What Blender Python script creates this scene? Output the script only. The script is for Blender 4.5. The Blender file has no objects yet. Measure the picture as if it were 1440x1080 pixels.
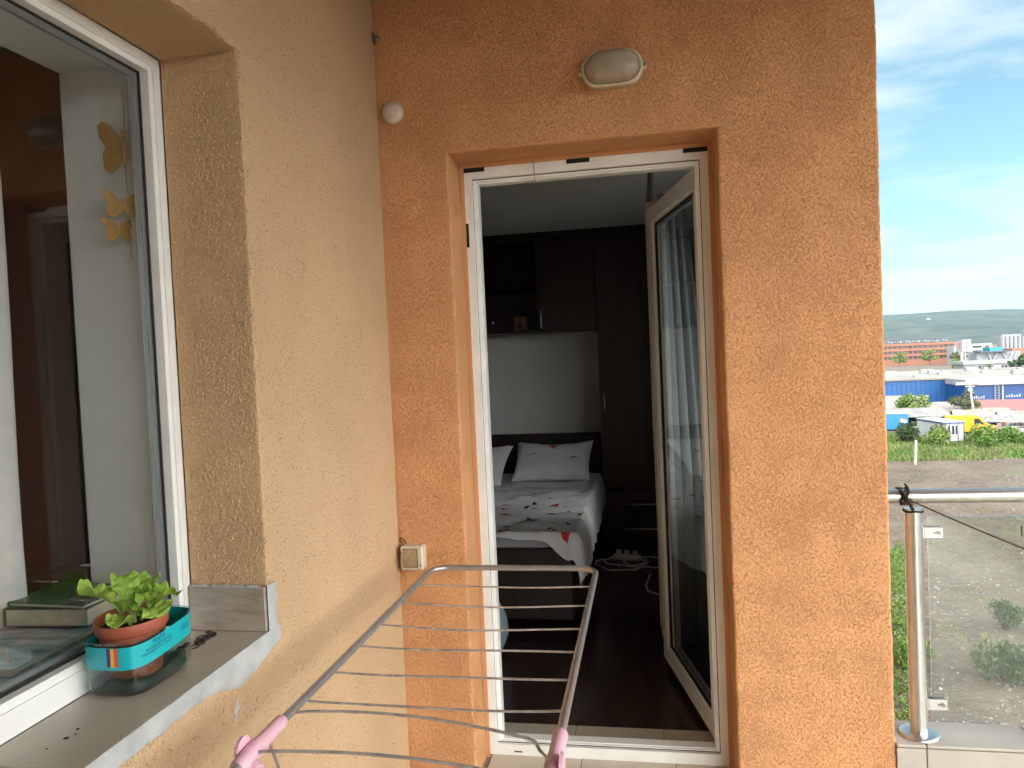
import bpy, math, random
from mathutils import Vector, Matrix, noise
from math import sin, cos, pi, radians, sqrt, exp
R = random.Random(7)
scn = bpy.context.scene
COL = scn.collection

# ------------------------------------------------------------------ camera
CAM = Vector((0.86933, -2.45424, 1.45557))
yaw, pitch, roll, F = 0.17822, -0.0328, -0.04464, 1035.0
fw = Vector((-sin(yaw)*cos(pitch), cos(yaw)*cos(pitch), sin(pitch)))
rt = Vector((cos(yaw), sin(yaw), 0)); up = rt.cross(fw)
r2 = cos(roll)*rt + sin(roll)*up; u2 = -sin(roll)*rt + cos(roll)*up
cam = bpy.data.cameras.new('camera'); camo = bpy.data.objects.new('camera', cam); COL.objects.link(camo)
cam.sensor_width = 36; cam.lens = F/1440*36; cam.clip_start = .02; cam.clip_end = 20000
m = Matrix((r2, u2, -fw)).transposed().to_4x4(); m.translation = CAM
camo.matrix_world = m
scn.camera = camo

# ------------------------------------------------------------------ world, sun, exposure
SUN_EL, SUN_AZ = radians(55), radians(242)          # azimuth clockwise from +Y
w = bpy.data.worlds.new('World'); scn.world = w; w.use_nodes = True
nt = w.node_tree; nt.nodes.clear(); FILL_CLOUD = 35.    # unseen bright cloud bank, added behind the camera to light the walls
def nd(t, typ, **k):
    n = t.nodes.new(typ)
    for a, b in k.items():
        if a in n.inputs.keys(): n.inputs[a].default_value = b
        else: setattr(n, a, b)
    return n
out = nd(nt, 'ShaderNodeOutputWorld'); bg = nd(nt, 'ShaderNodeBackground', Strength=0.05)
sky = nd(nt, 'ShaderNodeTexSky', sky_type='NISHITA', sun_disc=False, sun_elevation=SUN_EL, sun_rotation=SUN_AZ,
         altitude=300, air_density=1.0, dust_density=1.6, ozone_density=1.0)
tc = nd(nt, 'ShaderNodeTexCoord')
mp = nd(nt, 'ShaderNodeMapping'); mp.inputs['Scale'].default_value = (1.6, 1.6, 8); mp.inputs['Rotation'].default_value = (.18, -.1, .5)
n1 = nd(nt, 'ShaderNodeTexNoise', Scale=1.7, Detail=7, Roughness=.58, Distortion=.5)
rp = nd(nt, 'ShaderNodeValToRGB'); rp.color_ramp.elements[0].position = .46; rp.color_ramp.elements[1].position = .82
rp.color_ramp.elements[1].color = (.85, .85, .85, 1)
mx = nd(nt, 'ShaderNodeMix', data_type='RGBA')
nt.links.new(tc.outputs['Generated'], mp.inputs[0]); nt.links.new(mp.outputs[0], n1.inputs['Vector'])
nt.links.new(n1.outputs[0], rp.inputs[0]); nt.links.new(rp.outputs[0], mx.inputs[0])
tint = nd(nt, 'ShaderNodeMix', data_type='RGBA', blend_type='MULTIPLY'); tint.inputs[0].default_value = 1; tint.inputs[7].default_value = (.76, .94, .80, 1)
nt.links.new(sky.outputs[0], tint.inputs[6]); nt.links.new(tint.outputs[2], mx.inputs[6]); mx.inputs[7].default_value = (4.8, 5.0, 5.0, 1)
dv = nd(nt, 'ShaderNodeVectorMath', operation='DOT_PRODUCT'); dv.inputs[1].default_value = Vector((.66, -.72, .24)).normalized()
n2 = nd(nt, 'ShaderNodeTexNoise', Scale=2.2, Detail=8, Roughness=.62); nt.links.new(tc.outputs['Generated'], n2.inputs['Vector']); nt.links.new(tc.outputs['Generated'], dv.inputs[0])
ma = nd(nt, 'ShaderNodeMath', operation='MULTIPLY_ADD'); ma.inputs[1].default_value = .55; nt.links.new(n2.outputs[0], ma.inputs[0]); nt.links.new(dv.outputs['Value'], ma.inputs[2])
rq = nd(nt, 'ShaderNodeValToRGB'); rq.color_ramp.elements[0].position = .58; rq.color_ramp.elements[1].position = 1.0; nt.links.new(ma.outputs[0], rq.inputs[0])
mx2 = nd(nt, 'ShaderNodeMix', data_type='RGBA'); nt.links.new(rq.outputs[0], mx2.inputs[0]); nt.links.new(mx.outputs[2], mx2.inputs[6]); mx2.inputs[7].default_value = (FILL_CLOUD, FILL_CLOUD*.985, FILL_CLOUD*.95, 1)
nt.links.new(mx2.outputs[2], bg.inputs[0]); nt.links.new(bg.outputs[0], out.inputs[0])
sl = bpy.data.lights.new('sun', 'SUN'); sl.energy = .7; sl.angle = radians(10); sl.color = (1, .94, .85)
so = bpy.data.objects.new('sun', sl); COL.objects.link(so)
sd = Vector((sin(SUN_AZ)*cos(SUN_EL), cos(SUN_AZ)*cos(SUN_EL), sin(SUN_EL)))
so.rotation_euler = sd.to_track_quat('Z', 'Y').to_euler()
scn.view_settings.view_transform = 'Standard'; scn.view_settings.look = 'None'
scn.view_settings.exposure = 2.4; scn.view_settings.gamma = 1
scn.render.engine = 'CYCLES'
scn.cycles.max_bounces = 10; scn.cycles.diffuse_bounces = 6; scn.cycles.transparent_max_bounces = 24
scn.cycles.volume_bounces = 1; scn.cycles.use_denoising = True
scn.cycles.caustics_reflective = False; scn.cycles.caustics_refractive = False

# ------------------------------------------------------------------ helpers
def lin(c):
    c = c/255.
    return c/12.92 if c < .04045 else ((c+.055)/1.055)**2.4
def S(r, g, b): return (lin(r), lin(g), lin(b))

def mat(name, col, rough=.7, metal=0., var=.12, vs=6., bump=0., bs=60., bd=.002, stretch=(1, 1, 1), spec=.5, col2=None, detail=4, coat=0.):
    m = bpy.data.materials.new(name); m.use_nodes = True; t = m.node_tree
    b = t.nodes['Principled BSDF']
    b.inputs['Roughness'].default_value = rough; b.inputs['Metallic'].default_value = metal
    b.inputs['Specular IOR Level'].default_value = spec
    if coat: b.inputs['Coat Weight'].default_value = coat; b.inputs['Coat Roughness'].default_value = .15
    tc = nd(t, 'ShaderNodeTexCoord'); mp = nd(t, 'ShaderNodeMapping'); mp.inputs['Scale'].default_value = stretch
    t.links.new(tc.outputs['Object'], mp.inputs[0])
    n = nd(t, 'ShaderNodeTexNoise', Scale=vs, Detail=detail, Roughness=.6); t.links.new(mp.outputs[0], n.inputs['Vector'])
    r = nd(t, 'ShaderNodeValToRGB'); e = r.color_ramp.elements
    e[0].position = .32; e[1].position = .68
    c2 = col2 or tuple(min(1, c*(1+var)) for c in col)
    c1 = col if col2 else tuple(c*(1-var) for c in col)
    e[0].color = (*c1, 1); e[1].color = (*c2, 1)
    t.links.new(n.outputs[0], r.inputs[0]); t.links.new(r.outputs[0], b.inputs['Base Color'])
    if bump:
        n2 = nd(t, 'ShaderNodeTexNoise', Scale=bs, Detail=5, Roughness=.6); t.links.new(mp.outputs[0], n2.inputs['Vector'])
        bp = nd(t, 'ShaderNodeBump', Strength=bump, Distance=bd); t.links.new(n2.outputs[0], bp.inputs['Height'])
        t.links.new(bp.outputs[0], b.inputs['Normal'])
    return m

def plaster(name, col, grain=85., strength=.9, dist=.006, stretch=(1, 1, .62), pits=0., smooth=0., disp=False, top=.70):
    m = bpy.data.materials.new(name); m.use_nodes = True; t = m.node_tree; L = t.links.new
    b = t.nodes['Principled BSDF']; b.inputs['Roughness'].default_value = .92; b.inputs['Specular IOR Level'].default_value = .15
    tc = nd(t, 'ShaderNodeTexCoord'); mp = nd(t, 'ShaderNodeMapping'); mp.inputs['Scale'].default_value = stretch
    L(tc.outputs['Object'], mp.inputs[0])
    big = nd(t, 'ShaderNodeTexNoise', Scale=1.7, Detail=5, Roughness=.6); L(tc.outputs['Object'], big.inputs['Vector'])
    r = nd(t, 'ShaderNodeValToRGB'); e = r.color_ramp.elements; e[0].position = .3; e[1].position = .72
    e[0].color = (*[c*.9 for c in col], 1); e[1].color = (*[min(1, c*1.08) for c in col], 1)
    L(big.outputs[0], r.inputs[0]); src = r.outputs[0]
    g1 = nd(t, 'ShaderNodeTexNoise', Scale=grain, Detail=3.5, Roughness=.55, Distortion=1.1); L(mp.outputs[0], g1.inputs['Vector'])
    g2 = nd(t, 'ShaderNodeTexNoise', Scale=grain*3.2, Detail=2, Roughness=.5); L(mp.outputs[0], g2.inputs['Vector'])
    ad = nd(t, 'ShaderNodeMath', operation='MULTIPLY_ADD'); ad.inputs[1].default_value = .35
    L(g2.outputs[0], ad.inputs[0]); L(g1.outputs[0], ad.inputs[2]); h = ad.outputs[0]
    if disp:                                            # true relief: flat grains with crevices between them
        mr = nd(t, 'ShaderNodeMapRange', interpolation_type='SMOOTHSTEP'); mr.inputs[1].default_value = .48; mr.inputs[2].default_value = top
        L(h, mr.inputs[0]); dn = nd(t, 'ShaderNodeDisplacement', Scale=dist, Midlevel=.85); L(mr.outputs[0], dn.inputs['Height']); pa = nd(t, 'ShaderNodeTexNoise', Scale=7, Detail=4, Roughness=.6); L(tc.outputs['Object'], pa.inputs['Vector'])   # uneven trowelling
        pm = nd(t, 'ShaderNodeMath', operation='MULTIPLY_ADD'); pm.inputs[1].default_value = .26; L(pa.outputs[0], pm.inputs[0]); L(h, pm.inputs[2]); pq = nd(t, 'ShaderNodeMath', operation='SUBTRACT'); pq.inputs[1].default_value = .13; L(pm.outputs[0], pq.inputs[0]); L(pq.outputs[0], mr.inputs[0])
        L(dn.outputs[0], t.nodes['Material Output'].inputs['Displacement']); m.displacement_method = 'BOTH'; L(src, b.inputs['Base Color']); return m
    if pits:                                            # worn holes and scratches that hold dirt
        v0 = nd(t, 'ShaderNodeTexVoronoi', Scale=115, Randomness=1.); L(mp.outputs[0], v0.inputs['Vector'])
        v = nd(t, 'ShaderNodeMath', operation='SUBTRACT'); v.inputs[0].default_value = .86; L(v0.outputs['Distance'], v.inputs[1])
        v2 = nd(t, 'ShaderNodeTexNoise', Scale=19, Detail=5, Roughness=.7); L(tc.outputs['Object'], v2.inputs['Vector'])
        mm = nd(t, 'ShaderNodeMath', operation='MULTIPLY_ADD'); mm.inputs[1].default_value = .5; L(v2.outputs[0], mm.inputs[0]); L(v.outputs[0], mm.inputs[2])
        rr = nd(t, 'ShaderNodeValToRGB'); q = rr.color_ramp.elements; q[0].position = .93; q[1].position = 1.05
        q[0].color = (0, 0, 0, 1); q[1].color = (1, 1, 1, 1); L(mm.outputs[0], rr.inputs[0])
        mxx = nd(t, 'ShaderNodeMix', data_type='RGBA'); L(src, mxx.inputs[6]); mxx.inputs[7].default_value = (*[c*.32 for c in col], 1)
        ml = nd(t, 'ShaderNodeMath', operation='MULTIPLY'); ml.inputs[1].default_value = pits; L(rr.outputs[0], ml.inputs[0]); L(ml.outputs[0], mxx.inputs[0]); src = mxx.outputs[2]
        sb = nd(t, 'ShaderNodeMath', operation='MULTIPLY_ADD'); sb.inputs[1].default_value = -1.6; L(rr.outputs[0], sb.inputs[0])
        sc = nd(t, 'ShaderNodeMath', operation='MULTIPLY'); sc.inputs[1].default_value = smooth; L(h, sc.inputs[0]); L(sc.outputs[0], sb.inputs[2]); h = sb.outputs[0]
    bp = nd(t, 'ShaderNodeBump', Strength=strength, Distance=dist); L(h, bp.inputs['Height'])
    L(bp.outputs[0], b.inputs['Normal']); L(src, b.inputs['Base Color'])
    return m

def pane_mat(name, tint=(.93, .96, .95), ior=1.5, boost=1., rough=0.):
    m = bpy.data.materials.new(name); m.use_nodes = True; t = m.node_tree; t.nodes.clear()
    o = nd(t, 'ShaderNodeOutputMaterial'); tr = nd(t, 'ShaderNodeBsdfTransparent'); tr.inputs[0].default_value = (*tint, 1)
    g = nd(t, 'ShaderNodeBsdfGlossy'); g.inputs['Roughness'].default_value = rough
    ge = nd(t, 'ShaderNodeNewGeometry'); io = nd(t, 'ShaderNodeMath', operation='MULTIPLY_ADD'); io.inputs[1].default_value = 1/ior-ior; io.inputs[2].default_value = ior
    t.links.new(ge.outputs['Backfacing'], io.inputs[0])      # same reflection from either side of the thin sheet
    f = nd(t, 'ShaderNodeFresnel'); t.links.new(io.outputs[0], f.inputs[0]); mu = nd(t, 'ShaderNodeMath', operation='MULTIPLY', use_clamp=True); mu.inputs[1].default_value = boost
    x = nd(t, 'ShaderNodeMixShader'); t.links.new(f.outputs[0], mu.inputs[0]); t.links.new(mu.outputs[0], x.inputs[0])
    t.links.new(tr.outputs[0], x.inputs[1]); t.links.new(g.outputs[0], x.inputs[2]); t.links.new(x.outputs[0], o.inputs[0])
    return m

class MB:
    def __init__(s): s.v = []; s.f = []; s.mi = []; s.sm = []
    def add(s, vs, fs, mi=0, smooth=False):
        n = len(s.v); s.v += [tuple(p) for p in vs]
        for f in fs: s.f.append(tuple(n+i for i in f)); s.mi.append(mi); s.sm.append(smooth)
        return s
    def box(s, a, b, mi=0, rot=None, bev=0.):
        (x0, y0, z0), (x1, y1, z1) = a, b
        if bev:
            e = min(bev, (x1-x0)*.45, (y1-y0)*.45, (z1-z0)*.45)
            vs = []; idx = {}
            for i, x in enumerate((x0, x1)):
                for j, y in enumerate((y0, y1)):
                    for k, z in enumerate((z0, z1)):
                        sx, sy, sz = (1-2*i)*e, (1-2*j)*e, (1-2*k)*e
                        idx[i, j, k] = len(vs); vs += [(x, y+sy, z+sz), (x+sx, y, z+sz), (x+sx, y+sy, z)]
            fs = []
            for i in (0, 1): fs.append([idx[i, j, k] for j, k in ((0, 0), (1, 0), (1, 1), (0, 1))])
            for j in (0, 1): fs.append([idx[i, j, k]+1 for i, k in ((0, 0), (1, 0), (1, 1), (0, 1))])
            for k in (0, 1): fs.append([idx[i, j, k]+2 for i, j in ((0, 0), (1, 0), (1, 1), (0, 1))])
            for i in (0, 1):
                for j in (0, 1): fs.append([idx[i, j, 0], idx[i, j, 0]+1, idx[i, j, 1]+1, idx[i, j, 1]])
                for k in (0, 1): fs.append([idx[i, 0, k], idx[i, 0, k]+2, idx[i, 1, k]+2, idx[i, 1, k]])
            for j in (0, 1):
                for k in (0, 1): fs.append([idx[0, j, k]+1, idx[0, j, k]+2, idx[1, j, k]+2, idx[1, j, k]+1])
            for q in idx.values(): fs.append([q, q+1, q+2])
        else:
            vs = [(x, y, z) for x in (x0, x1) for y in (y0, y1) for z in (z0, z1)]
            fs = [(0, 1, 3, 2), (4, 6, 7, 5), (0, 4, 5, 1), (2, 3, 7, 6), (0, 2, 6, 4), (1, 5, 7, 3)]
        if rot: vs = [rot(p) for p in vs]
        return s.add(vs, fs, mi)
    def tube(s, pts, r, n=10, mi=0, caps=True, closed=False):
        pts = [Vector(p) for p in pts]; N = len(pts); rs = r if isinstance(r, (list, tuple)) else [r]*N
        vs = []; fs = []; prev = None
        for i, p in enumerate(pts):
            if closed: d = pts[(i+1) % N]-pts[i-1]
            else: d = (pts[min(i+1, N-1)]-pts[max(i-1, 0)])
            d.normalize()
            if prev is None:
                a = d.orthogonal().normalized()
            else:
                a = prev-d*prev.dot(d)
                a = a.normalized() if a.length > 1e-6 else d.orthogonal().normalized()
            prev = a; b = d.cross(a)
            for k in range(n): vs.append(p+rs[i]*(cos(2*pi*k/n)*a+sin(2*pi*k/n)*b))
        for i in range(N-1 if not closed else N):
            for k in range(n):
                j = (i+1) % N; fs.append((i*n+k, i*n+(k+1) % n, j*n+(k+1) % n, j*n+k))
        s.add(vs, fs, mi, True)
        if caps and not closed:
            c = [vs[k] for k in range(n)]; s.add(c, [tuple(range(n))], mi)
            c = [vs[(N-1)*n+k] for k in range(n)]; s.add(c, [tuple(range(n))], mi)
        return s
    def lathe(s, prof, c, axis='z', n=32, mi=0, shape=None):
        # prof: (radius, height) ; shape(angle)->(ux,uy) outline multipliers
        vs = []; fs = []; M = len(prof)
        for (r, h) in prof:
            for k in range(n):
                a = 2*pi*k/n; ux, uy = shape(a) if shape else (cos(a), sin(a))
                p = (r*ux, r*uy, h)
                if axis == 'y': p = (p[0], -h, p[1])
                if axis == 'x': p = (h, p[0], p[1])
                vs.append((c[0]+p[0], c[1]+p[1], c[2]+p[2]))
        for i in range(M-1):
            for k in range(n): fs.append((i*n+k, i*n+(k+1) % n, (i+1)*n+(k+1) % n, (i+1)*n+k))
        return s.add(vs, fs, mi, True)
    def grid(s, fn, nu, nv, mi=0, smooth=True, mfn=None):
        vs = [fn(i/nu, j/nv) for i in range(nu+1) for j in range(nv+1)]
        n0 = len(s.v); s.v += [tuple(p) for p in vs]
        for i in range(nu):
            for j in range(nv):
                a = i*(nv+1)+j; s.f.append((n0+a, n0+a+1, n0+a+nv+2, n0+a+nv+1)); s.mi.append(mfn(i, j) if mfn else mi); s.sm.append(smooth)
        return s
    def prism(s, poly, fn0, fn1, mi=0, smooth=False):
        n = len(poly); a = [fn0(*p) for p in poly]; b = [fn1(*p) for p in poly]
        return s.add(a+b, [tuple(range(n)), tuple(range(2*n-1, n-1, -1))]+[(i, (i+1) % n, n+(i+1) % n, n+i) for i in range(n)], mi, smooth)
    def ring(s, P, a0, a1, b0, b1, w, d0, d1, mi=0):
        ws = w if isinstance(w, (tuple, list)) else (w, w, w, w)   # left,right,bottom,top
        o = [(a0, b0), (a1, b0), (a1, b1), (a0, b1)]
        i_ = [(a0+ws[0], b0+ws[2]), (a1-ws[1], b0+ws[2]), (a1-ws[1], b1-ws[3]), (a0+ws[0], b1-ws[3])]
        vs = [P(*p, d0) for p in o]+[P(*p, d0) for p in i_]+[P(*p, d1) for p in o]+[P(*p, d1) for p in i_]
        fs = []
        for k in range(4):
            j = (k+1) % 4
            fs += [(k, j, 4+j, 4+k), (8+k, 8+j, 12+j, 12+k), (k, j, 8+j, 8+k), (4+k, 4+j, 12+j, 12+k)]
        return s.add(vs, fs, mi)

def wpos(o):
    p = Vector((0, 0, 0))
    while o: p += o.location; o = o.parent
    return p
def obj(name, mb, mats, parent=None, base=None, **tags):
    me = bpy.data.meshes.new(name)
    if base is None:
        if parent is not None: base = wpos(parent)
        else:
            xs, ys, zs = zip(*mb.v); base = Vector(((min(xs)+max(xs))/2, (min(ys)+max(ys))/2, min(zs)))
    base = Vector(base)
    me.from_pydata([Vector(v)-base for v in mb.v], [], mb.f)
    for m in (mats if isinstance(mats, (list, tuple)) else [mats]): me.materials.append(m)
    me.polygons.foreach_set('material_index', mb.mi); me.polygons.foreach_set('use_smooth', mb.sm)
    import bmesh
    bm = bmesh.new(); bm.from_mesh(me); bmesh.ops.recalc_face_normals(bm, faces=bm.faces); bm.to_mesh(me); bm.free()
    me.update()
    o = bpy.data.objects.new(name, me); COL.objects.link(o)
    if parent is not None: o.parent = parent; o.location = base-wpos(parent)
    else: o.location = base
    for k, v in tags.items(): o[k] = v
    return o
def thing(name, loc, label, category, group=None):
    o = bpy.data.objects.new(name, None); COL.objects.link(o); o.location = loc; o.empty_display_size = .1
    o['label'] = label; o['category'] = category
    if group: o['group'] = group
    return o
def text_mesh(txt, size):
    c = bpy.data.curves.new('t', 'FONT'); c.body = txt; c.size = size; c.align_x = 'CENTER'; c.resolution_u = 2
    o = bpy.data.objects.new('t', c); COL.objects.link(o)
    dg = bpy.context.evaluated_depsgraph_get(); me = bpy.data.meshes.new_from_object(o.evaluated_get(dg))
    vs = [tuple(v.co) for v in me.vertices]; fs = [tuple(p.vertices) for p in me.polygons]
    bpy.data.objects.remove(o); bpy.data.curves.remove(c); bpy.data.meshes.remove(me)
    return vs, fs
def nz(x, y, z=0., s=1.): return noise.noise(Vector((x*s, y*s, z*s)))

def holed_wall(mb, P, outer, hole, dh, do, n=40, jit=.0018, seed=1, ch=.010, sub=1):
    """flat wall with one opening; edges are softly rounded and slightly uneven, as hand-plastered"""
    rr = random.Random(seed)
    u0, u1, v0, v1 = outer; a0, a1, b0, b1 = hole
    def side(p, q): return [(p[0]+(q[0]-p[0])*i/n, p[1]+(q[1]-p[1])*i/n) for i in range(n)]
    hp = side((a0, b0), (a1, b0))+side((a1, b0), (a1, b1))+side((a1, b1), (a0, b1))+side((a0, b1), (a0, b0))
    op = side((u0, v0), (u1, v0))+side((u1, v0), (u1, v1))+side((u1, v1), (u0, v1))+side((u0, v1), (u0, v0))
    nrm = [(0, -1), (1, 0), (0, 1), (-1, 0)]
    N = 4*n
    def outw(i):
        k = i//n; d = nrm[k]
        if i % n == 0: e = nrm[k-1]; return (d[0]+e[0], d[1]+e[1])
        return d
    q_ = 6./n; jh = [(rr.gauss(0, jit) if n < 100 else 0)+jit*1.5*nz(i*q_, seed*3.1)+jit*nz(i*q_*6, seed) for i in range(N)]; jo = [(rr.gauss(0, jit) if n < 100 else 0)+jit*1.8*nz(i*q_, 9+seed)+jit*1.8*nz(i*q_*6, seed+4)+jit*nz(i*q_*21, seed+2) for i in range(N)]
    rings = []
    for (src, off, dep, j, sg) in ((hp, 0, dh, None, 1), (hp, 0, ch, jh, 1), (hp, ch*.3, ch*.3, jh, 1), (hp, ch, 0, None, 1),
                                   (op, ch, 0, None, -1), (op, ch*.3, ch*.3, jo, -1), (op, 0, ch, jo, -1), (op, 0, do, None, -1)):
        g = []
        for i in range(N):
            d = outw(i); o = sg*off+(j[i] if j else 0)
            g.append(P(src[i][0]+d[0]*o, src[i][1]+d[1]*o, dep))
        rings.append(g)
    if sub > 1:
        g0, g1 = rings[3], rings[4]
        rings[4:4] = [[tuple(a+(c-a)*k/sub for a, c in zip(p, q)) for p, q in zip(g0, g1)] for k in range(1, sub)]
    vs = [p for g in rings for p in g]; fs = []
    for r in range(len(rings)-1):
        for i in range(N): fs.append((r*N+i, r*N+(i+1) % N, (r+1)*N+(i+1) % N, (r+1)*N+i))
    return mb.add(vs, fs)

# ------------------------------------------------------------------ materials
ORANGE = plaster('orange_plaster', (.68, .355, .172), grain=195, dist=.0029, disp=True, stretch=(1, 1, .75))
BEIGE = plaster('beige_plaster', (.66, .455, .275), grain=150, strength=.95, dist=.006, pits=.75, smooth=1.5, stretch=(1, 1, .75))
BEIGE_R = plaster('beige_rough_plaster', (.66, .45, .265), grain=180, dist=.0030, top=.78, disp=True, stretch=(1, 1, .6))
ORANGE_S = plaster('orange_smooth_plaster', (.62, .32, .155), grain=40, strength=.25, dist=.002)
PVC = mat('white_pvc', (.78, .79, .77), .35, var=.05, vs=9, bump=.06, bs=40)
PVC2 = mat('aged_white_pvc', (.80, .81, .79), .38, var=.07, vs=7, bump=.06, bs=40)
BLACK = mat('black_rubber', (.012, .012, .012), .55, var=.2)
FELT = mat('black_hook_tape', (.016, .014, .013), .95, var=.3, vs=60, bump=.5, bs=300)
SPACER = mat('aluminium_spacer', (.42, .44, .46), .4, .7, var=.1)
STEEL = mat('brushed_steel', (.62, .61, .59), .3, 1., var=.08, vs=30, stretch=(1, 1, 1), bump=.03, bs=200)
STEEL_D = mat('bolt_steel', (.3, .29, .28), .35, 1., var=.2, vs=40)
RACK = mat('grey_painted_tube', (.42, .415, .42), .33, .75, var=.12, vs=25, bump=.05, bs=120)
WIRE = mat('weathered_wire', (.50, .46, .44), .42, .55, var=.3, vs=40, col2=None, bump=.2, bs=200)
PINK = mat('pink_plastic', (.72, .43, .53), .4, var=.08, vs=20, bump=.08, bs=90)
PINK_D = mat('dark_pink_plastic', (.55, .22, .27), .45, var=.12, vs=30)
TILE = mat('beige_floor_tile', (.55, .49, .40), .32, var=.07, vs=5, bump=.05, bs=30)
TILE_C = mat('cream_kerb_tile', (.45, .415, .36), .4, var=.06, vs=5, bump=.08, bs=60)
GROUT = mat('grey_grout', (.27, .24, .2), .9, var=.2, vs=40)
SILLT = mat('taupe_sill_tile', (.40, .345, .275), .35, vs=6, col2=(.50, .435, .355), bump=.06, bs=30, detail=7)
MARBLE = mat('veined_grey_tile', (.27, .225, .185), .25, vs=9, col2=(.40, .345, .29), detail=3, stretch=(1, 2.5, 5))
MORTAR = mat('grey_mortar', (.33, .345, .345), .9, vs=14, col2=(.45, .465, .465), bump=.5, bs=60, bd=.004, detail=8)
PLASTER_IN = mat('white_room_plaster', (.66, .67, .65), .85, var=.05, vs=3, bump=.08, bs=60)
CEIL = mat('balcony_ceiling_paint', (.42, .40, .37), .9, var=.08, vs=3, bump=.1, bs=60)
BROWNR = mat('brown_room_paint', (.22, .19, .18), .85, var=.1, vs=3)
WENGE = mat('dark_wenge_wood', (.020, .013, .011), .42, vs=3, col2=(.032, .02, .017), stretch=(9, 9, 1), bump=.05, bs=40)
LAMI = mat('dark_laminate', (.030, .017, .014), .22, vs=2.5, col2=(.050, .029, .024), stretch=(9, 1, 1), bump=.03, bs=30)
CHROME = mat('satin_handle', (.65, .65, .66), .28, 1., var=.05)
GLASS = pane_mat('window_glass', (.84, .88, .87), 1.52, 2.3)
GLASS_D = pane_mat('door_glass', (.84, .89, .87), 1.52, 1.75)
GLASS_R = pane_mat('railing_glass', (.89, .94, .925), 1.52, 1.3)
CURT = mat('cream_curtain', (.58, .54, .47), .9, var=.06, vs=20, bump=.15, bs=300)
CURT_G = mat('grey_sheer_curtain', (.22, .235, .24), .9, var=.06, vs=20, bump=.15, bs=300)

# ================================================================== THE BALCONY WALLS
Pd = lambda u, v, d: (u, d, v)            # door wall: plane Y = 0
Pw = lambda u, v, d: (-d, u, v)           # window wall: plane X = 0
XE = 1.607; CZ = 2.705

# --- orange wall with the balcony door
def lines(*seg):
    o = [seg[0][0]]
    for a, c, st in seg:
        n = max(1, round((c-a)/st)); o += [a+(c-a)*k/n for k in range(1, n+1)]
    return o
def even_wall(mb, hx0, hx1, hz1, dh, do, ch=.010, st=.0021):
    # one even sheet of small faces, its edges rounded and slightly wavy, with the door reveal folded back from it
    X = lines((-.30, 0, .05), (0, hx0, st), (hx0, hx1, st), (hx1, XE, st)); Z = lines((-.30, -.06, .06), (-.06, hz1, st), (hz1, 2.71, st), (2.71, 3.1, .05))
    ix0, ix1, iz1 = X.index(hx0), X.index(hx1), Z.index(hz1); nX, nZ = len(X), len(Z)
    vs = []
    for z in Z:
        jl, jr, jo = (.0022*nz(z*5, 3.1)+.0016*nz(z*27, 7.7), .0022*nz(z*5, 9.1)+.0016*nz(z*27, 1.7), .0026*nz(z*4, 5.1)+.0024*nz(z*24, 2.7)+.0012*nz(z*80, 4.4))
        for x in X:
            jt = .0022*nz(x*5, 6.3)+.0016*nz(x*27, 8.8)
            dx = max(hx0-x, x-hx1, 0.); dz = max(z-hz1, 0.); d = min(sqrt(dx*dx+dz*dz), XE-x); q = max(0., 1-d/ch)
            w_ = max(0., 1-dx/.05) if z < hz1+.05 else 0.
            xx = x+(jl*max(0, 1-abs(x-hx0)/.05)+jr*max(0, 1-abs(x-hx1)/.05))*(z < hz1+.05)+jo*max(0, 1-(XE-x)/.05)
            zz = z+jt*max(0, 1-abs(z-hz1)/.05)*(hx0-.05 < x < hx1+.05)
            vs.append((xx, ch*(1-sqrt(max(0., 1-q*q))), zz))
    fs = [(j*nX+i, j*nX+i+1, (j+1)*nX+i+1, (j+1)*nX+i) for j in range(nZ-1) for i in range(nX-1) if not (ix0 <= i < ix1 and j < iz1)]
    loop = [j*nX+ix0 for j in range(iz1)]+[iz1*nX+i for i in range(ix0, ix1+1)]+[j*nX+ix1 for j in range(iz1-1, -1, -1)]
    side = [j*nX+nX-1 for j in range(nZ)]
    for lp, dep, m_ in ((loop, dh, 40), (side, do, 30)):
        prev = lp
        for k in range(1, m_+1):
            cur_ = []
            for q in lp: x, y, z = vs[q]; cur_.append(len(vs)); vs.append((x, y+(dep-y)*k/m_, z))
            fs += [(prev[a], prev[a+1], cur_[a+1], cur_[a]) for a in range(len(lp)-1)]; prev = cur_
    return mb.add(vs, fs, 0, True)
b = MB(); even_wall(b, .241, 1.125, 2.166, .165, .31)
door_wall = obj('orange_wall', b, ORANGE, base=(.8, 0, 0), label='rough orange plaster wall with the open white balcony door in it', category='wall')
# inner half of the wall thickness, butting against the frame
b = MB(); b.ring(Pd, -.29, 1.60, -.29, 3.09, (.29+.262, 1.60-1.104, .29, 3.09-2.145), .235, .309)
obj('inner_plaster', b, PLASTER_IN, door_wall)
b = MB(); b.ring(Pd, .242, 1.124, -.02, 2.165, .014, .150, .1605)
obj('reveal_skim', b, ORANGE_S, door_wall)
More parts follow.
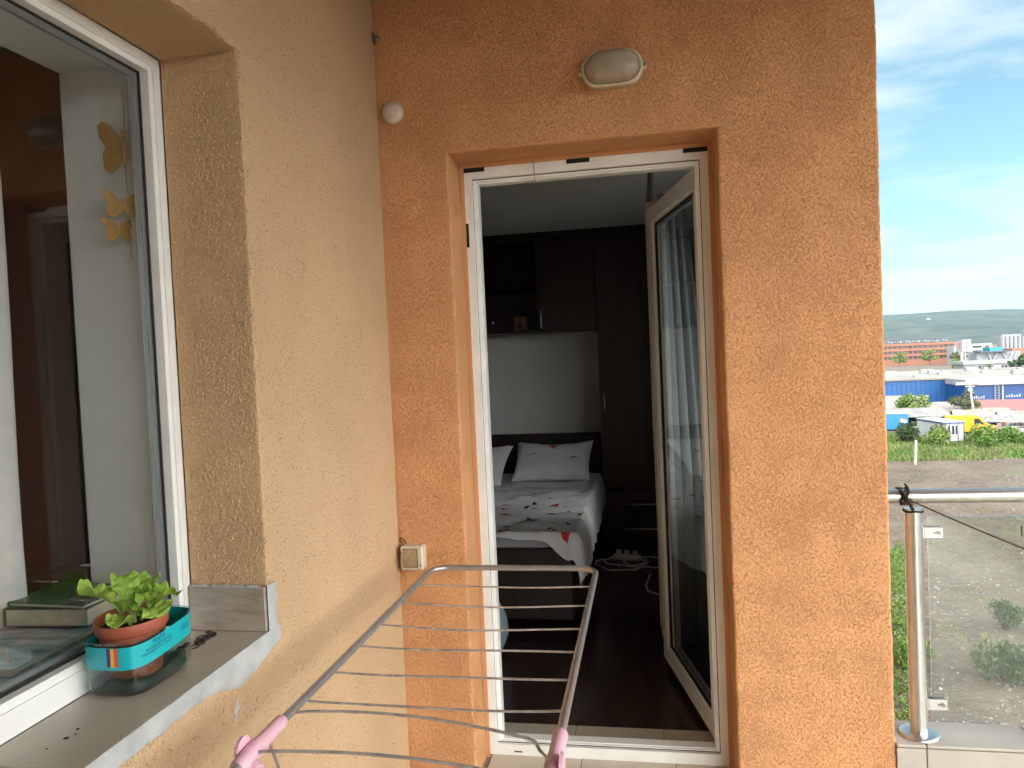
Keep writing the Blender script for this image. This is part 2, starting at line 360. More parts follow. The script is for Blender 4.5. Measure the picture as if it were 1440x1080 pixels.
# frame
b = MB()
b.ring(Pd, .246, 1.1205, .0, 2.161, (.037, .037, .040, .048), .161, .228)
b.ring(Pd, .283, 1.0835, .040, 2.113, (.010, .010, .006, .010), .176, .228)
b.ring(Pd, .293, 1.0735, .046, 2.103, (.006, .006, .003, .006), .186, .228)
frame = obj('door_frame', b, PVC2, door_wall)
b = MB(); b.ring(Pd, .2828, 1.0837, .0398, 2.1132, (.0012, .0025, .003, .003), .1748, .1768); obj('gasket', b, BLACK, frame)
for (x0, x1, z0, z1) in ((.250, .332, 2.136, 2.158), (.628, .709, 2.136, 2.1585), (1.029, 1.112, 2.136, 2.158), (.2485, .2655, 1.869, 1.954)):
    b = MB(); b.box((x0, .1565, z0), (x1, .1608, z1), bev=.0012); obj('hook_tape', b, FELT, frame)
b = MB(); b.tube([(.513, .158, 2.166), (.513, .150, 2.150), (.5135, .152, 2.10), (.516, .153, 2.078), (.514, .15, 2.074)], .0016, 6); obj('wire_hook', b, STEEL_D, frame)
b = MB(); b.box((.345, .1595, .012), (.375, .1612, .0165), bev=.0005); obj('drain_slot', b, BLACK, frame)

# door leaf, hinged on the right and swung into the room
H = Vector((1.079, .236, 0)); ang = radians(12.3)
ud = Vector((-sin(ang), cos(ang), 0)); nd_ = Vector((cos(ang), sin(ang), 0))
def Pl(u, v, d): p = H+ud*u+nd_*d; return (p.x, p.y, v)
LW, LB, LT = .785, .040, 2.112
b = MB()
b.ring(Pl, 0, LW, LB, LT, (.060, .060, .062, .062), 0, .066)
b.ring(Pl, .060, LW-.060, LB+.062, LT-.062, .012, .010, .050)
leaf = obj('balcony_door', b, PVC2, door_wall, label='open white balcony door with one tall pane')
b = MB(); b.ring(Pl, -.012, 0, LB+.006, LT-.006, (.0115, 0.0003, 0, 0), .018, .060); obj('rebate', b, PVC, leaf)
b = MB(); b.ring(Pl, .072, LW-.072, LB+.074, LT-.074, .005, .0125, .030); b.ring(Pl, -.004, -.0015, LB+.01, LT-.01, .0012, -.002, .012); obj('gasket', b, BLACK, leaf)
b = MB(); b.ring(Pl, .0775, LW-.0775, LB+.0795, LT-.0795, .012, .024, .036); obj('spacer', b, SPACER, leaf)
b = MB(); b.add([Pl(.0772, LB+.079, .018), Pl(LW-.0772, LB+.079, .018), Pl(LW-.0772, LT-.079, .018), Pl(.0772, LT-.079, .018)], [(0, 1, 2, 3)]); obj('pane', b, GLASS_D, leaf)
b = MB()
for z in (.22, 1.08, 1.95): b.tube([Pl(-.008, z, .064), Pl(-.008, z+.09, .064)], .009, 12)
obj('hinge', b, PVC, leaf)

# --- beige wall with the window
WY0, WY1, WB, WT = -2.45, -.908, .838, 2.178
b = MB(); holed_wall(b, Pw, (-4.6, .0, -.30, 3.1), (WY0, WY1, WB, WT), .192, .26, seed=5)
win_wall = obj('beige_wall', b, BEIGE, base=(0, -1.5, 0), label='smooth beige plaster wall with a large white framed window', category='wall')
b = MB()
b.grid(lambda i, j: (-.0035-.188*i, WY1-.0025, .862+(WT-.862)*j), 100, 640, smooth=True)
b.grid(lambda i, j: (-.0035-.188*i, WY0+(WY1-WY0)*j, WT-.0025), 80, 640, smooth=True)
obj('reveal_plaster', b, BEIGE_R, win_wall, label='rough darker beige window reveal')
b = MB(); b.ring(Pw, -4.59, -.01, -.29, 3.09, (-WY0*-1+4.59+.004, -.01+.906, .29+.885, 3.09-2.177), .2601, .460)
obj('inner_plaster', b, PLASTER_IN, win_wall)
# frame
FY0, FY1, FB, FT = WY0+.004, -.9125, .861, 2.1735
b = MB()
b.ring(Pw, FY0, FY1, FB, FT, (.022, .022, .046, .022), .194, .26)
b.ring(Pw, FY0+.022, FY1-.022, FB+.046, FT-.022, (.013, .013, .016, .013), .199, .2215); b.ring(Pw, FY0+.022, FY1-.022, FB+.046, FT-.022, (.011, .011, .014, .011), .2216, .236)
winf = obj('window', b, PVC, win_wall, label='large white window frame around one fixed pane')
gy0, gy1, gb, gt = FY0+.035, FY1-.035, FB+.062, FT-.035
b = MB(); b.ring(Pw, gy0, gy1, gb, gt, .004, .2195, .2245); obj('gasket', b, BLACK, winf)
b = MB(); b.ring(Pw, gy0+.0055, gy1-.0055, gb+.0055, gt-.0055, .009, .230, .238); obj('spacer', b, SPACER, winf)
b = MB(); b.add([Pw(gy0+.005, gb+.005, .225), Pw(gy1-.005, gb+.005, .225), Pw(gy1-.005, gt-.005, .225), Pw(gy0+.005, gt-.005, .225)], [(0, 1, 2, 3)]); obj('pane', b, GLASS, winf)
# tiled sill, upstand and mortar
b = MB(); y = WY1-.004
for wd in (.58, .60, .36):
    b.box((-.193, y-wd, .8385), (.003, y, .8605), bev=.0025); y -= wd+.003
sill = obj('window_sill', b, SILLT, win_wall, label='taupe tiled outer window sill')
b = MB()
for (q, zz, s_) in ((-1.405, .861, .0035), (-1.375, .861, .0022), (-1.392, .861, .0014), (-1.44, .861, .0012)):
    b.lathe([(.0001, .0012), (s_, .0008), (s_*1.3, -.0004)], (-.095+R.uniform(-.01, .01), q, .8612), n=9)
obj('dirt_speck', b, BLACK, sill)
b = MB(); b.box((-.191, WY1-.0165, .8612), (-.0005, WY1-.0045, .962), bev=.0015); obj('upstand', b, MARBLE, sill, label='veined grey brown upright end tile')
# grey mortar smeared along the sill edge, ragged at the bottom
b = MB(); n = 320
def mort(i, j):
    y = -.872-(i)*1.6
    low = .040+.010*nz(y*9, 1)+.010*nz(y*3.2, 4)+.006*nz(y*31, 2)+.0035*nz(y*80, 6)+.03*exp(-((y+1.02)/.10)**2)
    t = j; z = .861-t*low
    return (.0035+.0035*sin(pi*min(1, t*1.02))**.5+.0012*nz(y*40, z*40) if t < .999 else -.001, y, z)
b.grid(mort, n, 7)
b.grid(lambda i, j: (.003+.003*sin(pi*(.06+.88*j))+.001*nz(i*12, j*4), WY1-.010+j*(.040+.006*nz(i*7, 3)+.006*nz(i*23, 5)), .858+i*.108), 30, 6)
b.grid(lambda i, j: (-.19+.185*i, WY1-.0045-.013*j, .9625+.006*sin(pi*j)*(.6+.6*nz(i*14, 8))+.007*max(0, nz(i*9, 2))*sin(pi*j)), 40, 4)
obj('mortar_edge', b, MORTAR, win_wall, label='ragged grey mortar band along the sill')
b = MB()
for (y, z, s_) in ((-1.06, .745, .012), (-1.057, .762, .006), (-1.064, .733, .007)):
    b.grid(lambda i, j: (.0012*(1-i), y+s_*i*cos(2*pi*j)*(.8+.4*nz(j*5, y)), z+s_*1.3*i*sin(2*pi*j)*(.8+.5*nz(j*4, z))), 3, 18)
obj('mortar_splash', b, MORTAR, win_wall)

# --- ceiling slab, floor, kerb
b = MB(); b.box((-.25, -4.6, CZ), (3.70, -.0005, CZ+.2)); b.box((XE+.0, -.0005, CZ+.002), (3.70, .30, CZ+.2)); obj('balcony_ceiling', b, CEIL, kind='structure')
b = MB(); TS = .33
b.box((-.02, -4.6, -.2), (3.60, .2345, -.006), mi=1)
x0 = .26-.33
for i in range(12):
    for j in range(15):
        x = x0+i*(TS+.003); yy = .229-j*(TS+.003)
        xa, xb = max(x, .001), min(x+TS, 3.39 if yy <= 0.02 else 1.12)
        if yy > .02: xa = max(xa, .244)
        if xb-xa > .02: b.box((xa, yy-TS, -.006), (xb, yy, -.0015 if j else -.001), bev=.0012)
obj('balcony_floor', b, [TILE, GROUT], kind='structure')
b = MB()
b.box((XE+.001, .006, -.29), (3.555, .150, .182), mi=1); b.box((3.4105, -4.6, -.29), (3.555, .0055, .182), mi=1)
def kerb_tiles(horizontal):
    if horizontal:
        xs = [XE+.0015, 1.697, 2.03, 2.363, 2.696, 3.029, 3.4]
        for a, c in zip(xs[:-1], xs[1:]):
            b.box((a, -.0035, .0), (c-.003, .0058, .1785), bev=.0015); b.box((a, -.006, .1822), (c-.003, .156, .1915), bev=.0025)
        b.box((3.4, -.006, .1822), (3.560, .156, .1915), bev=.0025)
    else:
        y = -.0068
        for k in range(13):
            b.box((3.4, y-.33, 0), (3.4103, y, .1785), bev=.0015); b.box((3.398, y-.33, .1822), (3.560, y, .1915), bev=.0025); y -= .333
kerb_tiles(True); kerb_tiles(False)
obj('balcony_kerb', b, [TILE_C, GROUT], label='low kerb of cream tiles under the steel railing', category='kerb')

# the rest of the apartment block: storeys above and below, plus an added end wall, out of the picture
b = MB(); b.box((-16, -30, 3.101), (-.001, 62, 8)); b.box((0, .31, 3.101), (XE, 12, 8)); b.box((-16, -30, -10.5), (-.26, 62, -.301)); b.box((-.26, .32, -10.5), (XE, 12, -.301))
b.box((-16, -30, -.3005), (-4.1, 62, 3.1005)); b.box((-4.1, 12, -.3), (-.01, 62, 3.1)); b.box((0, -4.6, 3.101), (3.7, -.01, 3.3)); b.box((0, -4.6, -.5), (3.6, .2, -.302)); b.box((.0015, -4.1, .0005), (1.9, -3.9, 2.7045))  # last box: unseen end wall added to darken the left of the balcony
obj('apartment_block', b, BEIGE, label='storeys of the beige apartment block around the balcony, with an added shading end wall', category='building')

# ------------------------------------------------------------------ fittings on the walls
CREAM = mat('aged_cream_plastic', (.60, .54, .42), .42, var=.1, vs=18, bump=.05, bs=90)
CREAMW = mat('off_white_plastic', (.60, .55, .46), .45, var=.06, vs=15)
OPAL = mat('dusty_frosted_glass', (.33, .27, .20), .28, vs=14, col2=(.42, .36, .28), bump=.1, bs=120, detail=6)
# bulkhead lamp
def stadium(hw, hh):
    def f(a):
        c, s_ = cos(a), sin(a); st = hw-hh
        return ((st if c > 0 else -st)*min(1, abs(c)*3)+hh*c, hh*s_)
    return f
L0 = Vector((.805, 0, 2.378))
t = thing('wall_lamp', L0, 'oval off-white bulkhead lamp above the balcony door', 'lamp')
b = MB(); sh = stadium(.099, .058)
b.lathe([(.0, .0), (1.0, .0), (1.0, .030), (.97, .038), (.93, .040), (.88, .037), (.84, .030)], L0, 'y', 56, shape=sh)
obj('lamp_base', b, CREAM, t)
b = MB(); b.lathe([(.86, .032), (.85, .050), (.78, .064), (.62, .075), (.38, .081), (.0, .083)], L0, 'y', 56, shape=sh); obj('lamp_glass', b, OPAL, t)
for sx in (-1, 1):
    b = MB(); c = L0+Vector((sx*.099, 0, 0)); b.box((c.x-.011, -.030, c.z-.010), (c.x+.011, -.001, c.z+.010), bev=.004)
    b.tube([(c.x+sx*.004, -.028, c.z), (c.x+sx*.004, -.034, c.z)], .005, 10, mi=1); obj('lug', b, [CREAM, STEEL_D], t)
# round junction cap
b = MB(); b.lathe([(.036, .0), (.0375, .010), (.035, .018), (.026, .024), (.013, .027), (0, .028)], (.056, 0, 2.319), 'y', 40)
obj('junction_cover', b, CREAMW, label='round white junction cover in the top left corner', category='cover', base=(.056, 0, 2.28))
# wall switch
t = thing('wall_switch', (.058, 0, .744), 'cream surface-mounted switch box low beside the wall corner', 'switch')
b = MB(); b.box((.016, -.048, .745), (.098, -.0006, .830), bev=.006)
sw = obj('switch_box', b, CREAM, t)
b = MB(); b.ring(Pd, .0275, .0795, .757, .822, .0022, -.0492, -.0478); obj('recess_line', b, mat('switch_shadow_gap', (.10, .075, .045), .8), sw)
b = MB(); b.grid(lambda i, j: (.0300+.047*i, -.0485-.004*sin(pi*j)*.7-.001, .7595+.060*j), 6, 10); b.box((.0300, -.0490, .7595), (.0770, -.0479, .8195)); obj('rocker', b, mat('yellowed_rocker', (.36, .26, .145), .45, var=.15, vs=60), t)
for (x, z) in ((.0218, .808), (.0885, .765)):
    b = MB(); b.tube([(x, -.0475, z), (x, -.0490, z)], .0028, 10); obj('screw', b, BLACK, t)
b = MB(); b.tube([(.03, -.012, .831), (.022, -.014, .846), (.008, -.010, .852), (.004, -.006, .842), (.010, -.012, .834), (.016, -.012, .838)], .0022, 7); obj('cable', b, mat('brown_cable', (.16, .08, .04), .7), t)
# bracket in the corner
t = thing('line_bracket', (.012, -.005, 2.55), 'small dark metal eye bracket high in the wall corner', 'bracket')
b = MB(); b.box((.0015, -.030, 2.556), (.006, -.004, 2.590), bev=.001); obj('plate', b, STEEL_D, t)
b = MB(); b.tube([(.006, -.016, 2.575), (.018, -.018, 2.577), (.024, -.018, 2.570), (.020, -.018, 2.562), (.012, -.018, 2.563)], .0035, 8); obj('eye', b, STEEL_D, t)

# ------------------------------------------------------------------ drying rack
RZ = .80; RL, RR, RF, RN = .178, .702, -.192, -1.262
t = thing('drying_rack', (.44, -1.0, 0), 'grey metal clothes drying rack with pink joints before the door', 'drying rack')
def arc(c, a0, a1, r, n=7): return [(c[0]+r*cos(a0+(a1-a0)*i/n), c[1]+r*sin(a0+(a1-a0)*i/n), c[2]) for i in range(n+1)]
rc = .060
pts = [(RL, -2.05, RZ-.012), (RL, -1.3, RZ)]+[(RL, RF-rc, RZ)]+arc((RL+rc, RF-rc, RZ), pi, pi/2, rc)[1:]+arc((RR-rc, RF-rc, RZ), pi/2, 0, rc)+[(RR, -1.3, RZ), (RR, -2.05, RZ-.012)]
b = MB(); b.tube(pts, .0088, 14); obj('outer_tube', b, RACK, t)
for k, yy in enumerate((-.372, -.535, -.70, -.838, -.978, -1.112)):
    b = MB(); sag = .004+.002*(k % 3)
    b.tube([(RL-.002+(RR-RL+.004)*i/10, yy+.004*sin(i*.7+k), RZ-.001-sag*sin(pi*i/10)) for i in range(11)], .0025, 7); obj('rod', b, WIRE, t)
def bent(y0, bow, z):
    p = [(RL+.004, y0, z-.004)]+[(RL+.03+(RR-RL-.085)*i/12, y0+.012*sin(pi*i/12)-bow*(i/12)**1.7, z+.002*sin(pi*i/12)) for i in range(13)]
    x = RR-.03; p += [(x-.012, y0-bow-.004, z-.003), (x-.004, y0-bow-.008, z-.016), (x+.010, y0-bow-.014, z-.026), (RR-.006, y0-bow-.014, z-.022)]
    return p
for (y0, bow, z) in ((-1.160, .060, RZ), (-1.312, .030, RZ+.004)):
    b = MB(); b.tube(bent(y0, bow, z), .0030, 8); obj('bent_wire', b, WIRE, t)
b = MB(); b.tube([(RL+.012, -1.340, RZ-.022), (RR-.012, -1.345, RZ-.024)], .0105, 14); obj('cross_tube', b, RACK, t)
for yy in (-1.47, -1.62, -1.77, -1.92):
    b = MB(); b.tube([(RL, yy, RZ-.004), (RR, yy, RZ-.004)], .0021, 7); obj('rod', b, WIRE, t)
for x, sx in ((RL, 1), (RR, -1)):
    b = MB()
    b.tube([(x, -1.200, RZ), (x, -1.204, RZ), (x, -1.235, RZ), (x, -1.262, RZ-.001), (x, -1.29, RZ-.002), (x, -1.352, RZ-.004), (x, -1.358, RZ-.004)],
           [.0115, .0138, .0132, .0135, .0165, .0150, .0120], 18)
    b.tube([(x-sx*.004, -1.322, RZ-.014), (x+sx*.013, -1.330, RZ-.021), (x+sx*.024, -1.334, RZ-.023)], [.017, .0185, .0150], 16)
    b.tube([(x-sx*.018, -1.312, RZ+.006), (x-sx*.012, -1.312, RZ+.006)], [.021, .022], 20)
    b.tube([(x+sx*.002, -1.33, RZ-.012), (x+sx*.002, -1.345, RZ-.055), (x+sx*.002, -1.350, RZ-.07)], [.017, .016, .012], 14)
    j = obj('pink_joint', b, PINK, t)
    b = MB(); b.tube([(x+sx*.0242, -1.334, RZ-.023), (x+sx*.0262, -1.334, RZ-.023)], [.0115, .0105], 14); obj('rivet', b, PINK_D, j)
    b = MB(); b.tube([(x+sx*.001, -1.345, RZ-.06), (x+sx*.002, -1.78, .012)], .0088, 12); b.tube([(x+sx*.001, -1.25, RZ-.014), (x+sx*.002, -.92, .012)], .0032, 8)
    lg = obj('leg', b, RACK, t)
    b = MB(); b.tube([(x+sx*.002, -1.773, .020), (x+sx*.002, -1.785, .0)], [.011, .012], 12); obj('foot_cap', b, PINK, lg)
    b = MB(); b.tube([(x+sx*.002, -.926, .022), (x+sx*.002, -.916, 0)], [.006, .007], 10); obj('foot_cap', b, PINK, lg)

# ------------------------------------------------------------------ steel railing with glass
t = thing('balcony_railing', (1.9, .06, .19), 'brushed steel railing with clamped glass panels on the kerb', 'railing')
RY, RX, HZ, RM = .066, 3.492, .965, 2.092
b = MB(); b.tube([(XE+.0005, RY, HZ), (RX-.05, RY, HZ)]+[(RX-.05+.05*sin(a), RY-.05+.05*cos(a), HZ) for a in (pi/8, pi/4, 3*pi/8, pi/2)]+[(RX, -4.5, HZ)], .0228, 20); obj('handrail', b, STEEL, t)
def post(x, y):
    b = MB(); b.tube([(x, y, .196), (x, y, .925)], .0262, 24); p = obj('post', b, STEEL, t)
    b = MB(); b.lathe([(.0, .010), (.030, .010), (.054, .0095), (.0585, .007), (.0595, .003), (.0595, .0)], (x, y, .1917), n=36); obj('flange', b, STEEL, p)
    b = MB(); b.tube([(x, y, .925), (x, y, .946)], .0075, 12); obj('pin', b, STEEL_D, p)
post(1.697, RY); post(RM, RY); post(2.79, RY); post(RX, RY-.02); post(RX, -1.05); post(RX, -2.1); post(RX, -3.15)
def clamp(x, y, z, d):
    b = MB(); f = (lambda p: (x+d*p[0], y+p[1], z+p[2])) if d else None
    if d:
        b.box((-.003, -.0115, -.0185), (.054, -.0055, .0185), bev=.002, rot=f); b.box((-.003, .0055, -.0185), (.054, .0115, .0185), bev=.002, rot=f)
        b.box((-.008, -.0115, -.0185), (-.0031, .0115, .0185), rot=f)
        c = obj('glass_clamp', b, STEEL, t)
        b = MB(); b.tube([f((.040, -.0114, 0)), f((.040, -.016, 0))], .0062, 12); b.tube([f((.028, -.0114, -.001)), f((.028, -.0128, -.001))], .0035, 10); obj('bolt', b, STEEL_D, c)
    else:
        b.box((x-.0115, y-.025, z-.0185), (x-.0055, y+.025, z+.0185), bev=.002); b.box((x+.0055, y-.025, z-.0185), (x+.0115, y+.025, z+.0185), bev=.002)
        obj('glass_clamp', b, STEEL, t)
for z in (.849, .295):
    
    for xa, xb in ((1.697, RM), (RM, 2.79), (2.79, RX)): clamp(xa+.0295, RY, z, 1); clamp(xb-.0295, RY, z, -1)
def panel(a, c, z0=.240, z1=.899):
    b = MB(); b.box((min(a[0], c[0]), min(a[1], c[1]), z0), (max(a[0], c[0]), max(a[1], c[1]), z1)); obj('glass_panel', b, GLASS_R, t)
for xa, xb in ((1.697, RM), (RM, 2.79), (2.79, RX)): panel((xa+.041, RY-.004, 0), (xb-.041, RY+.004, 0))
for y0, y1 in ((-.09, -.98), (-1.12, -2.03), (-2.17, -3.08)):
    panel((RX-.004, y0, 0), (RX+.004, y1, 0))
    for z in (.849, .295): clamp(RX, y0-.0, z, 0); clamp(RX, y1, z, 0)
# cord tied to the rail
ROPE = mat('dark_brown_cord', (.028, .018, .014), .85, var=.3, vs=80, bump=.4, bs=400)
t = thing('tied_cord', (1.665, RY, .93), 'dark cord knotted round the handrail and stretched to the right', 'cord')
k0 = Vector((1.667, RY, HZ))
b = MB()
b.tube([k0+Vector((.012*sin(i*.5), .0268*cos(i*2*pi/16), .0268*sin(i*2*pi/16))) for i in range(36)], .0036, 8)
b.tube([k0+Vector((.003, -.026, -.012)), k0+Vector((.012, -.033, -.006)), k0+Vector((-.004, -.034, .002)), k0+Vector((.010, -.032, -.014)), k0+Vector((.016, -.028, -.030)), k0+Vector((.026, -.018, -.044))], .0052, 9)
b.tube([k0+Vector((.000, -.031, 0)), k0+Vector((-.008, -.035, .016)), k0+Vector((-.020, -.034, .030)), k0+Vector((-.030, -.030, .034))], [.0045, .0050, .0042, .0026], 9)
b.tube([k0+Vector((.001, -.032, 0)), k0+Vector((.006, -.036, .020)), k0+Vector((.004, -.036, .034)), k0+Vector((-.004, -.032, .046))], [.0045, .0052, .0044, .0028], 9)
b.tube([k0+Vector((.002, -.030, -.006)), k0+Vector((-.006, -.030, -.020)), k0+Vector((-.016, -.024, -.022))], [.0046, .0046, .003], 9)
b.tube([(1.697+.0275*cos(a), RY+.0275*sin(a), .918+.002*sin(3*a)) for a in [i*2*pi/18 for i in range(27)]], .0034, 8)
obj('knot', b, ROPE, t)
b = MB(); b.tube([k0+Vector((.004, -.030, -.004))+(Vector((RM-.02, RY-.030, .772))-k0-Vector((.004, -.030, -.004)))*(i/14)-Vector((0, 0, .004*sin(pi*i/14))) for i in range(15)], .0024, 8); obj('line', b, ROPE, t)

# ------------------------------------------------------------------ pot in the cut bottle on the sill
C0 = Vector((-.127, -1.176, .8607))
def sq(hx, hy, e=3.4):
    def f(a):
        c, s_ = cos(a), sin(a); return (hx*math.copysign(abs(c)**(2/e), c), hy*math.copysign(abs(s_)**(2/e), s_))
    return f
bs_ = sq(.0650, .0945, 4.0)
PET = pane_mat('thin_green_plastic', (.64, .82, .78), 1.45, 2.4, .08)
prof = [(.0, .004), (.55, .003), (.80, .0005), (.92, .004), (.985, .014), (1.0, .024), (.985, .030), (1.0, .036), (.985, .042), (1.0, .048), (.985, .054), (.995, .060), (.99, .100), (1.0, .104), (1.0, .110)]
def cutz(v):
    return v
b = MB(); n = 64; vs = []; fs = []
for (r, h) in prof:
    for k in range(n):
        a = 2*pi*k/n; ux, uy = bs_(a); x, y = r*ux, r*uy
        z = h
        if h > .10: z = .100+(h-.100)*(1.0+.45*(y/.09)+.25*nz(a*2, 3))
        vs.append((C0.x+x, C0.y+y, C0.z+z))
for i in range(len(prof)-1):
    for k in range(n): fs.append((i*n+k, i*n+(k+1) % n, (i+1)*n+(k+1) % n, (i+1)*n+k))
b.add(vs, fs, 0, True)
bot = thing('plastic_bottle', C0, 'cut-down clear plastic water bottle with a turquoise label on the sill', 'bottle')
obj('bottle_body', b, PET, bot)
TEAL = mat('turquoise_label', (.005, .40, .46), .3, var=.08, vs=12, spec=.6)
b = MB()
b.grid(lambda i, j: (C0.x+1.012*bs_(2*pi*i)[0], C0.y+1.012*bs_(2*pi*i)[1], C0.z+.062+.042*j+.006*(bs_(2*pi*i)[1]/.09)), 72, 4)
lab = obj('bottle_label', b, TEAL, bot)
# perimeter parametrisation of the label front (the +X side), s runs along the sill
def peri():
    P = []; L = 0; prev = None
    for k in range(721):
        a = -pi*.8+1.6*pi*k/720
        x, y = bs_(a); x *= 1.02; y *= 1.02
        if prev: L += sqrt((x-prev[0])**2+(y-prev[1])**2)
        P.append((L, x, y)); prev = (x, y)
    return P
PER = peri(); MID = PER[360][0]
def onlab(s, h, lift=.0):
    s += MID; lo, hi = 0, 720
    while hi-lo > 1:
        md = (lo+hi)//2
        if PER[md][0] < s: lo = md
        else: hi = md
    l0, x0, y0 = PER[lo]; l1, x1, y1 = PER[hi]; f = 0 if l1 == l0 else (s-l0)/(l1-l0)
    x, y = x0+(x1-x0)*f, y0+(y1-y0)*f
    tx, ty = x1-x0, y1-y0; q = sqrt(tx*tx+ty*ty) or 1
    return (C0.x+x+lift*ty/q, C0.y+y-lift*tx/q, C0.z+h+.006*(y/.09))
INK = mat('navy_label_ink', (.01, .035, .12), .5)
for (txt, size, s0, h) in (('PLATĂ', .0115, -.034, .094), ('apă minerală naturală', .0076, -.034, .086), ('îmbuteliată la izvor, România', .0070, -.036, .079), ('e5 L', .015, .046, .082)):
    tv, tf = text_mesh(txt, size); b = MB(); b.add([onlab(s0+v[0], h+v[1], .0006) for v in tv], tf); obj('printed_text', b, INK, lab)
for k, c in enumerate(((.012, .02, .16), (.75, .42, .05), (.62, .07, .04))):
    b = MB(); b.grid(lambda i, j: onlab(-.1400+.0075*k+.0075*i, .0690+.0345*j+(-.003 if 0 else 0), .0006), 4, 4)
    obj('flag_stripe', b, mat(('navy_stripe', 'yellow_stripe', 'red_stripe')[k], c, .35), lab)
b = MB(); b.grid(lambda i, j: (C0.x+.88*bs_(2*pi*i)[0]*min(1, j*1.6), C0.y+.88*bs_(2*pi*i)[1]*min(1, j*1.6), C0.z+.008+(.016+.008*nz(i*9, 2)+.006*nz(i*25, 5))*(1 if j < .65 else (1-j)/.35)), 48, 8)
obj('wet_soil', b, mat('dark_green_sediment', (.020, .035, .030), .6, var=.4, vs=60, bump=.6, bs=200), bot)
# terracotta pot
TERRA = mat('terracotta_plastic', (.33, .085, .045), .5, var=.1, vs=14, bump=.06, bs=80)
PC = Vector((-.130, -1.188, .879)); PS = 1.09; tilt = Matrix.Rotation(radians(3), 3, 'X')
pot = thing('flower_pot', PC, 'round terracotta coloured plant pot standing inside the cut bottle', 'pot')
b = MB(); b.lathe([(.0, .0), (.040, .0), (.043, .004), (.0535, .082), (.0575, .083), (.0595, .086), (.0605, .103), (.0595, .1055), (.0575, .1045), (.0545, .088), (.053, .07)], (0, 0, 0), n=48)
b.v = [tuple(PC+tilt@(Vector(p)*PS)) for p in b.v]; obj('pot_wall', b, TERRA, pot)
b = MB(); b.grid(lambda i, j: tuple(PC+tilt@Vector((.0590*i*cos(2*pi*j), .0590*i*sin(2*pi*j), .095+.006*nz(i*5*cos(2*pi*j), i*5*sin(2*pi*j), 3)+.004*nz(i*14*cos(2*pi*j), i*14*sin(2*pi*j), 9)))), 14, 40)
obj('soil', b, mat('potting_soil', (.018, .012, .008), .95, var=.5, vs=120, bump=1., bs=260, bd=.004), pot)
# lettuce
LEAF = mat('lettuce_green', (.15, .33, .03), .42, vs=26, col2=(.43, .60, .12), bump=.3, bs=70, bd=.003, detail=3)
bsdf = LEAF.node_tree.nodes['Principled BSDF']
tr = LEAF.node_tree.nodes.new('ShaderNodeBsdfTranslucent'); tr.inputs[0].default_value = (.30, .50, .05, 1)
ms = LEAF.node_tree.nodes.new('ShaderNodeMixShader'); ms.inputs[0].default_value = .3
LEAF.node_tree.links.new(bsdf.outputs[0], ms.inputs[1]); LEAF.node_tree.links.new(tr.outputs[0], ms.inputs[2])
LEAF.node_tree.links.new(ms.outputs[0], LEAF.node_tree.nodes['Material Output'].inputs[0])
STEMM = mat('pale_green_stem', (.36, .46, .16), .5, var=.15, vs=40)
let = thing('lettuce_plant', PC+Vector((0, 0, .100)), 'young bright green lettuce with ruffled leaves in the terracotta pot', 'plant')
def lettuce(x, y, az, L_, W, p0, p1, ruf, seed):
    d = Vector((cos(az), sin(az), 0)); sd_ = Vector((-sin(az), cos(az), 0)); base_ = PC+Vector((x, y, .102))
    N = 44; path = []; p = base_.copy()
    for i in range(N+1):
        path.append((p.copy(), p0+(p1-p0)*(i/N))); e = p0+(p1-p0)*(i/N); p = p+(d*cos(e)+Vector((0, 0, 1))*sin(e))*(L_/N)
    def f(i, j):
        q, e = path[int(round(i*N))]; t_ = i; sg = (j-.5)*2
        wd = W*(.10+.12*t_) if t_ < .18 else W*(.12+.9*sin(min(1, (t_-.12)/.80)*pi*.62)**1.0)*(1 if t_ < .82 else sqrt(max(.05, 1-((t_-.82)/.20)**2)))
        edge = abs(sg)**1.6*(t_ > .15)
        nn = (d*-sin(e)+Vector((0, 0, 1))*cos(e))
        ru = ruf*edge*(.9*sin(t_*17+seed+sg*2.2)+.55*sin(t_*39+seed*2.3+sg)+.9*nz(t_*7+seed, sg*3))
        lobe = 1+.13*edge*sin(t_*15+seed*1.7+sg)+.08*edge*sin(t_*41+seed+2*sg)+.10*edge*nz(t_*13+seed, sg)
        cup = .22*wd*sg*sg
        return tuple(q+sd_*sg*wd*lobe*.5+nn*(ru+cup)+nn*.003*nz(t_*9, sg*4, seed))
    b = MB(); b.grid(f, N, 40); o = obj('leaf', b, LEAF, let)
    b = MB(); b.tube([path[i][0]-Vector((0, 0, .0012)) for i in range(0, N, 2)], [.0028*(1-i/N)+.0004 for i in range(0, N, 2)], 7); obj('midrib', b, STEMM, o)
lettuce(-.008, -.012, radians(-128), .112, .080, 1.35, .15, .0075, 1.)      # big leaf leaning back left
lettuce(-.006, .004, radians(150), .098, .052, 1.45, .45, .007, 2.3)
lettuce(.012, .006, radians(-28), .082, .058, 1.25, -.85, .006, 3.7)        # front leaf drooping over the soil
lettuce(.004, .024, radians(62), .082, .062, 1.2, -.55, .007, 5.1)          # right
lettuce(.010, -.022, radians(-78), .070, .040, .95, -.5, .005, 6.4)         # low left
lettuce(-.010, .026, radians(95), .088, .050, 1.4, .2, .006, 8.2)
lettuce(.0, .0, radians(20), .070, .040, 1.5, .4, .006, 9.9)
b = MB(); b.tube([PC+Vector((0, 0, .098)), PC+Vector((.001, .001, .126))], [.006, .004], 10)
for a in range(7): b.tube([PC+Vector((0, 0, .104)), PC+Vector((.01*cos(a), .012*sin(a), .129))], [.0035, .002], 7)
obj('stem', b, STEMM, let)
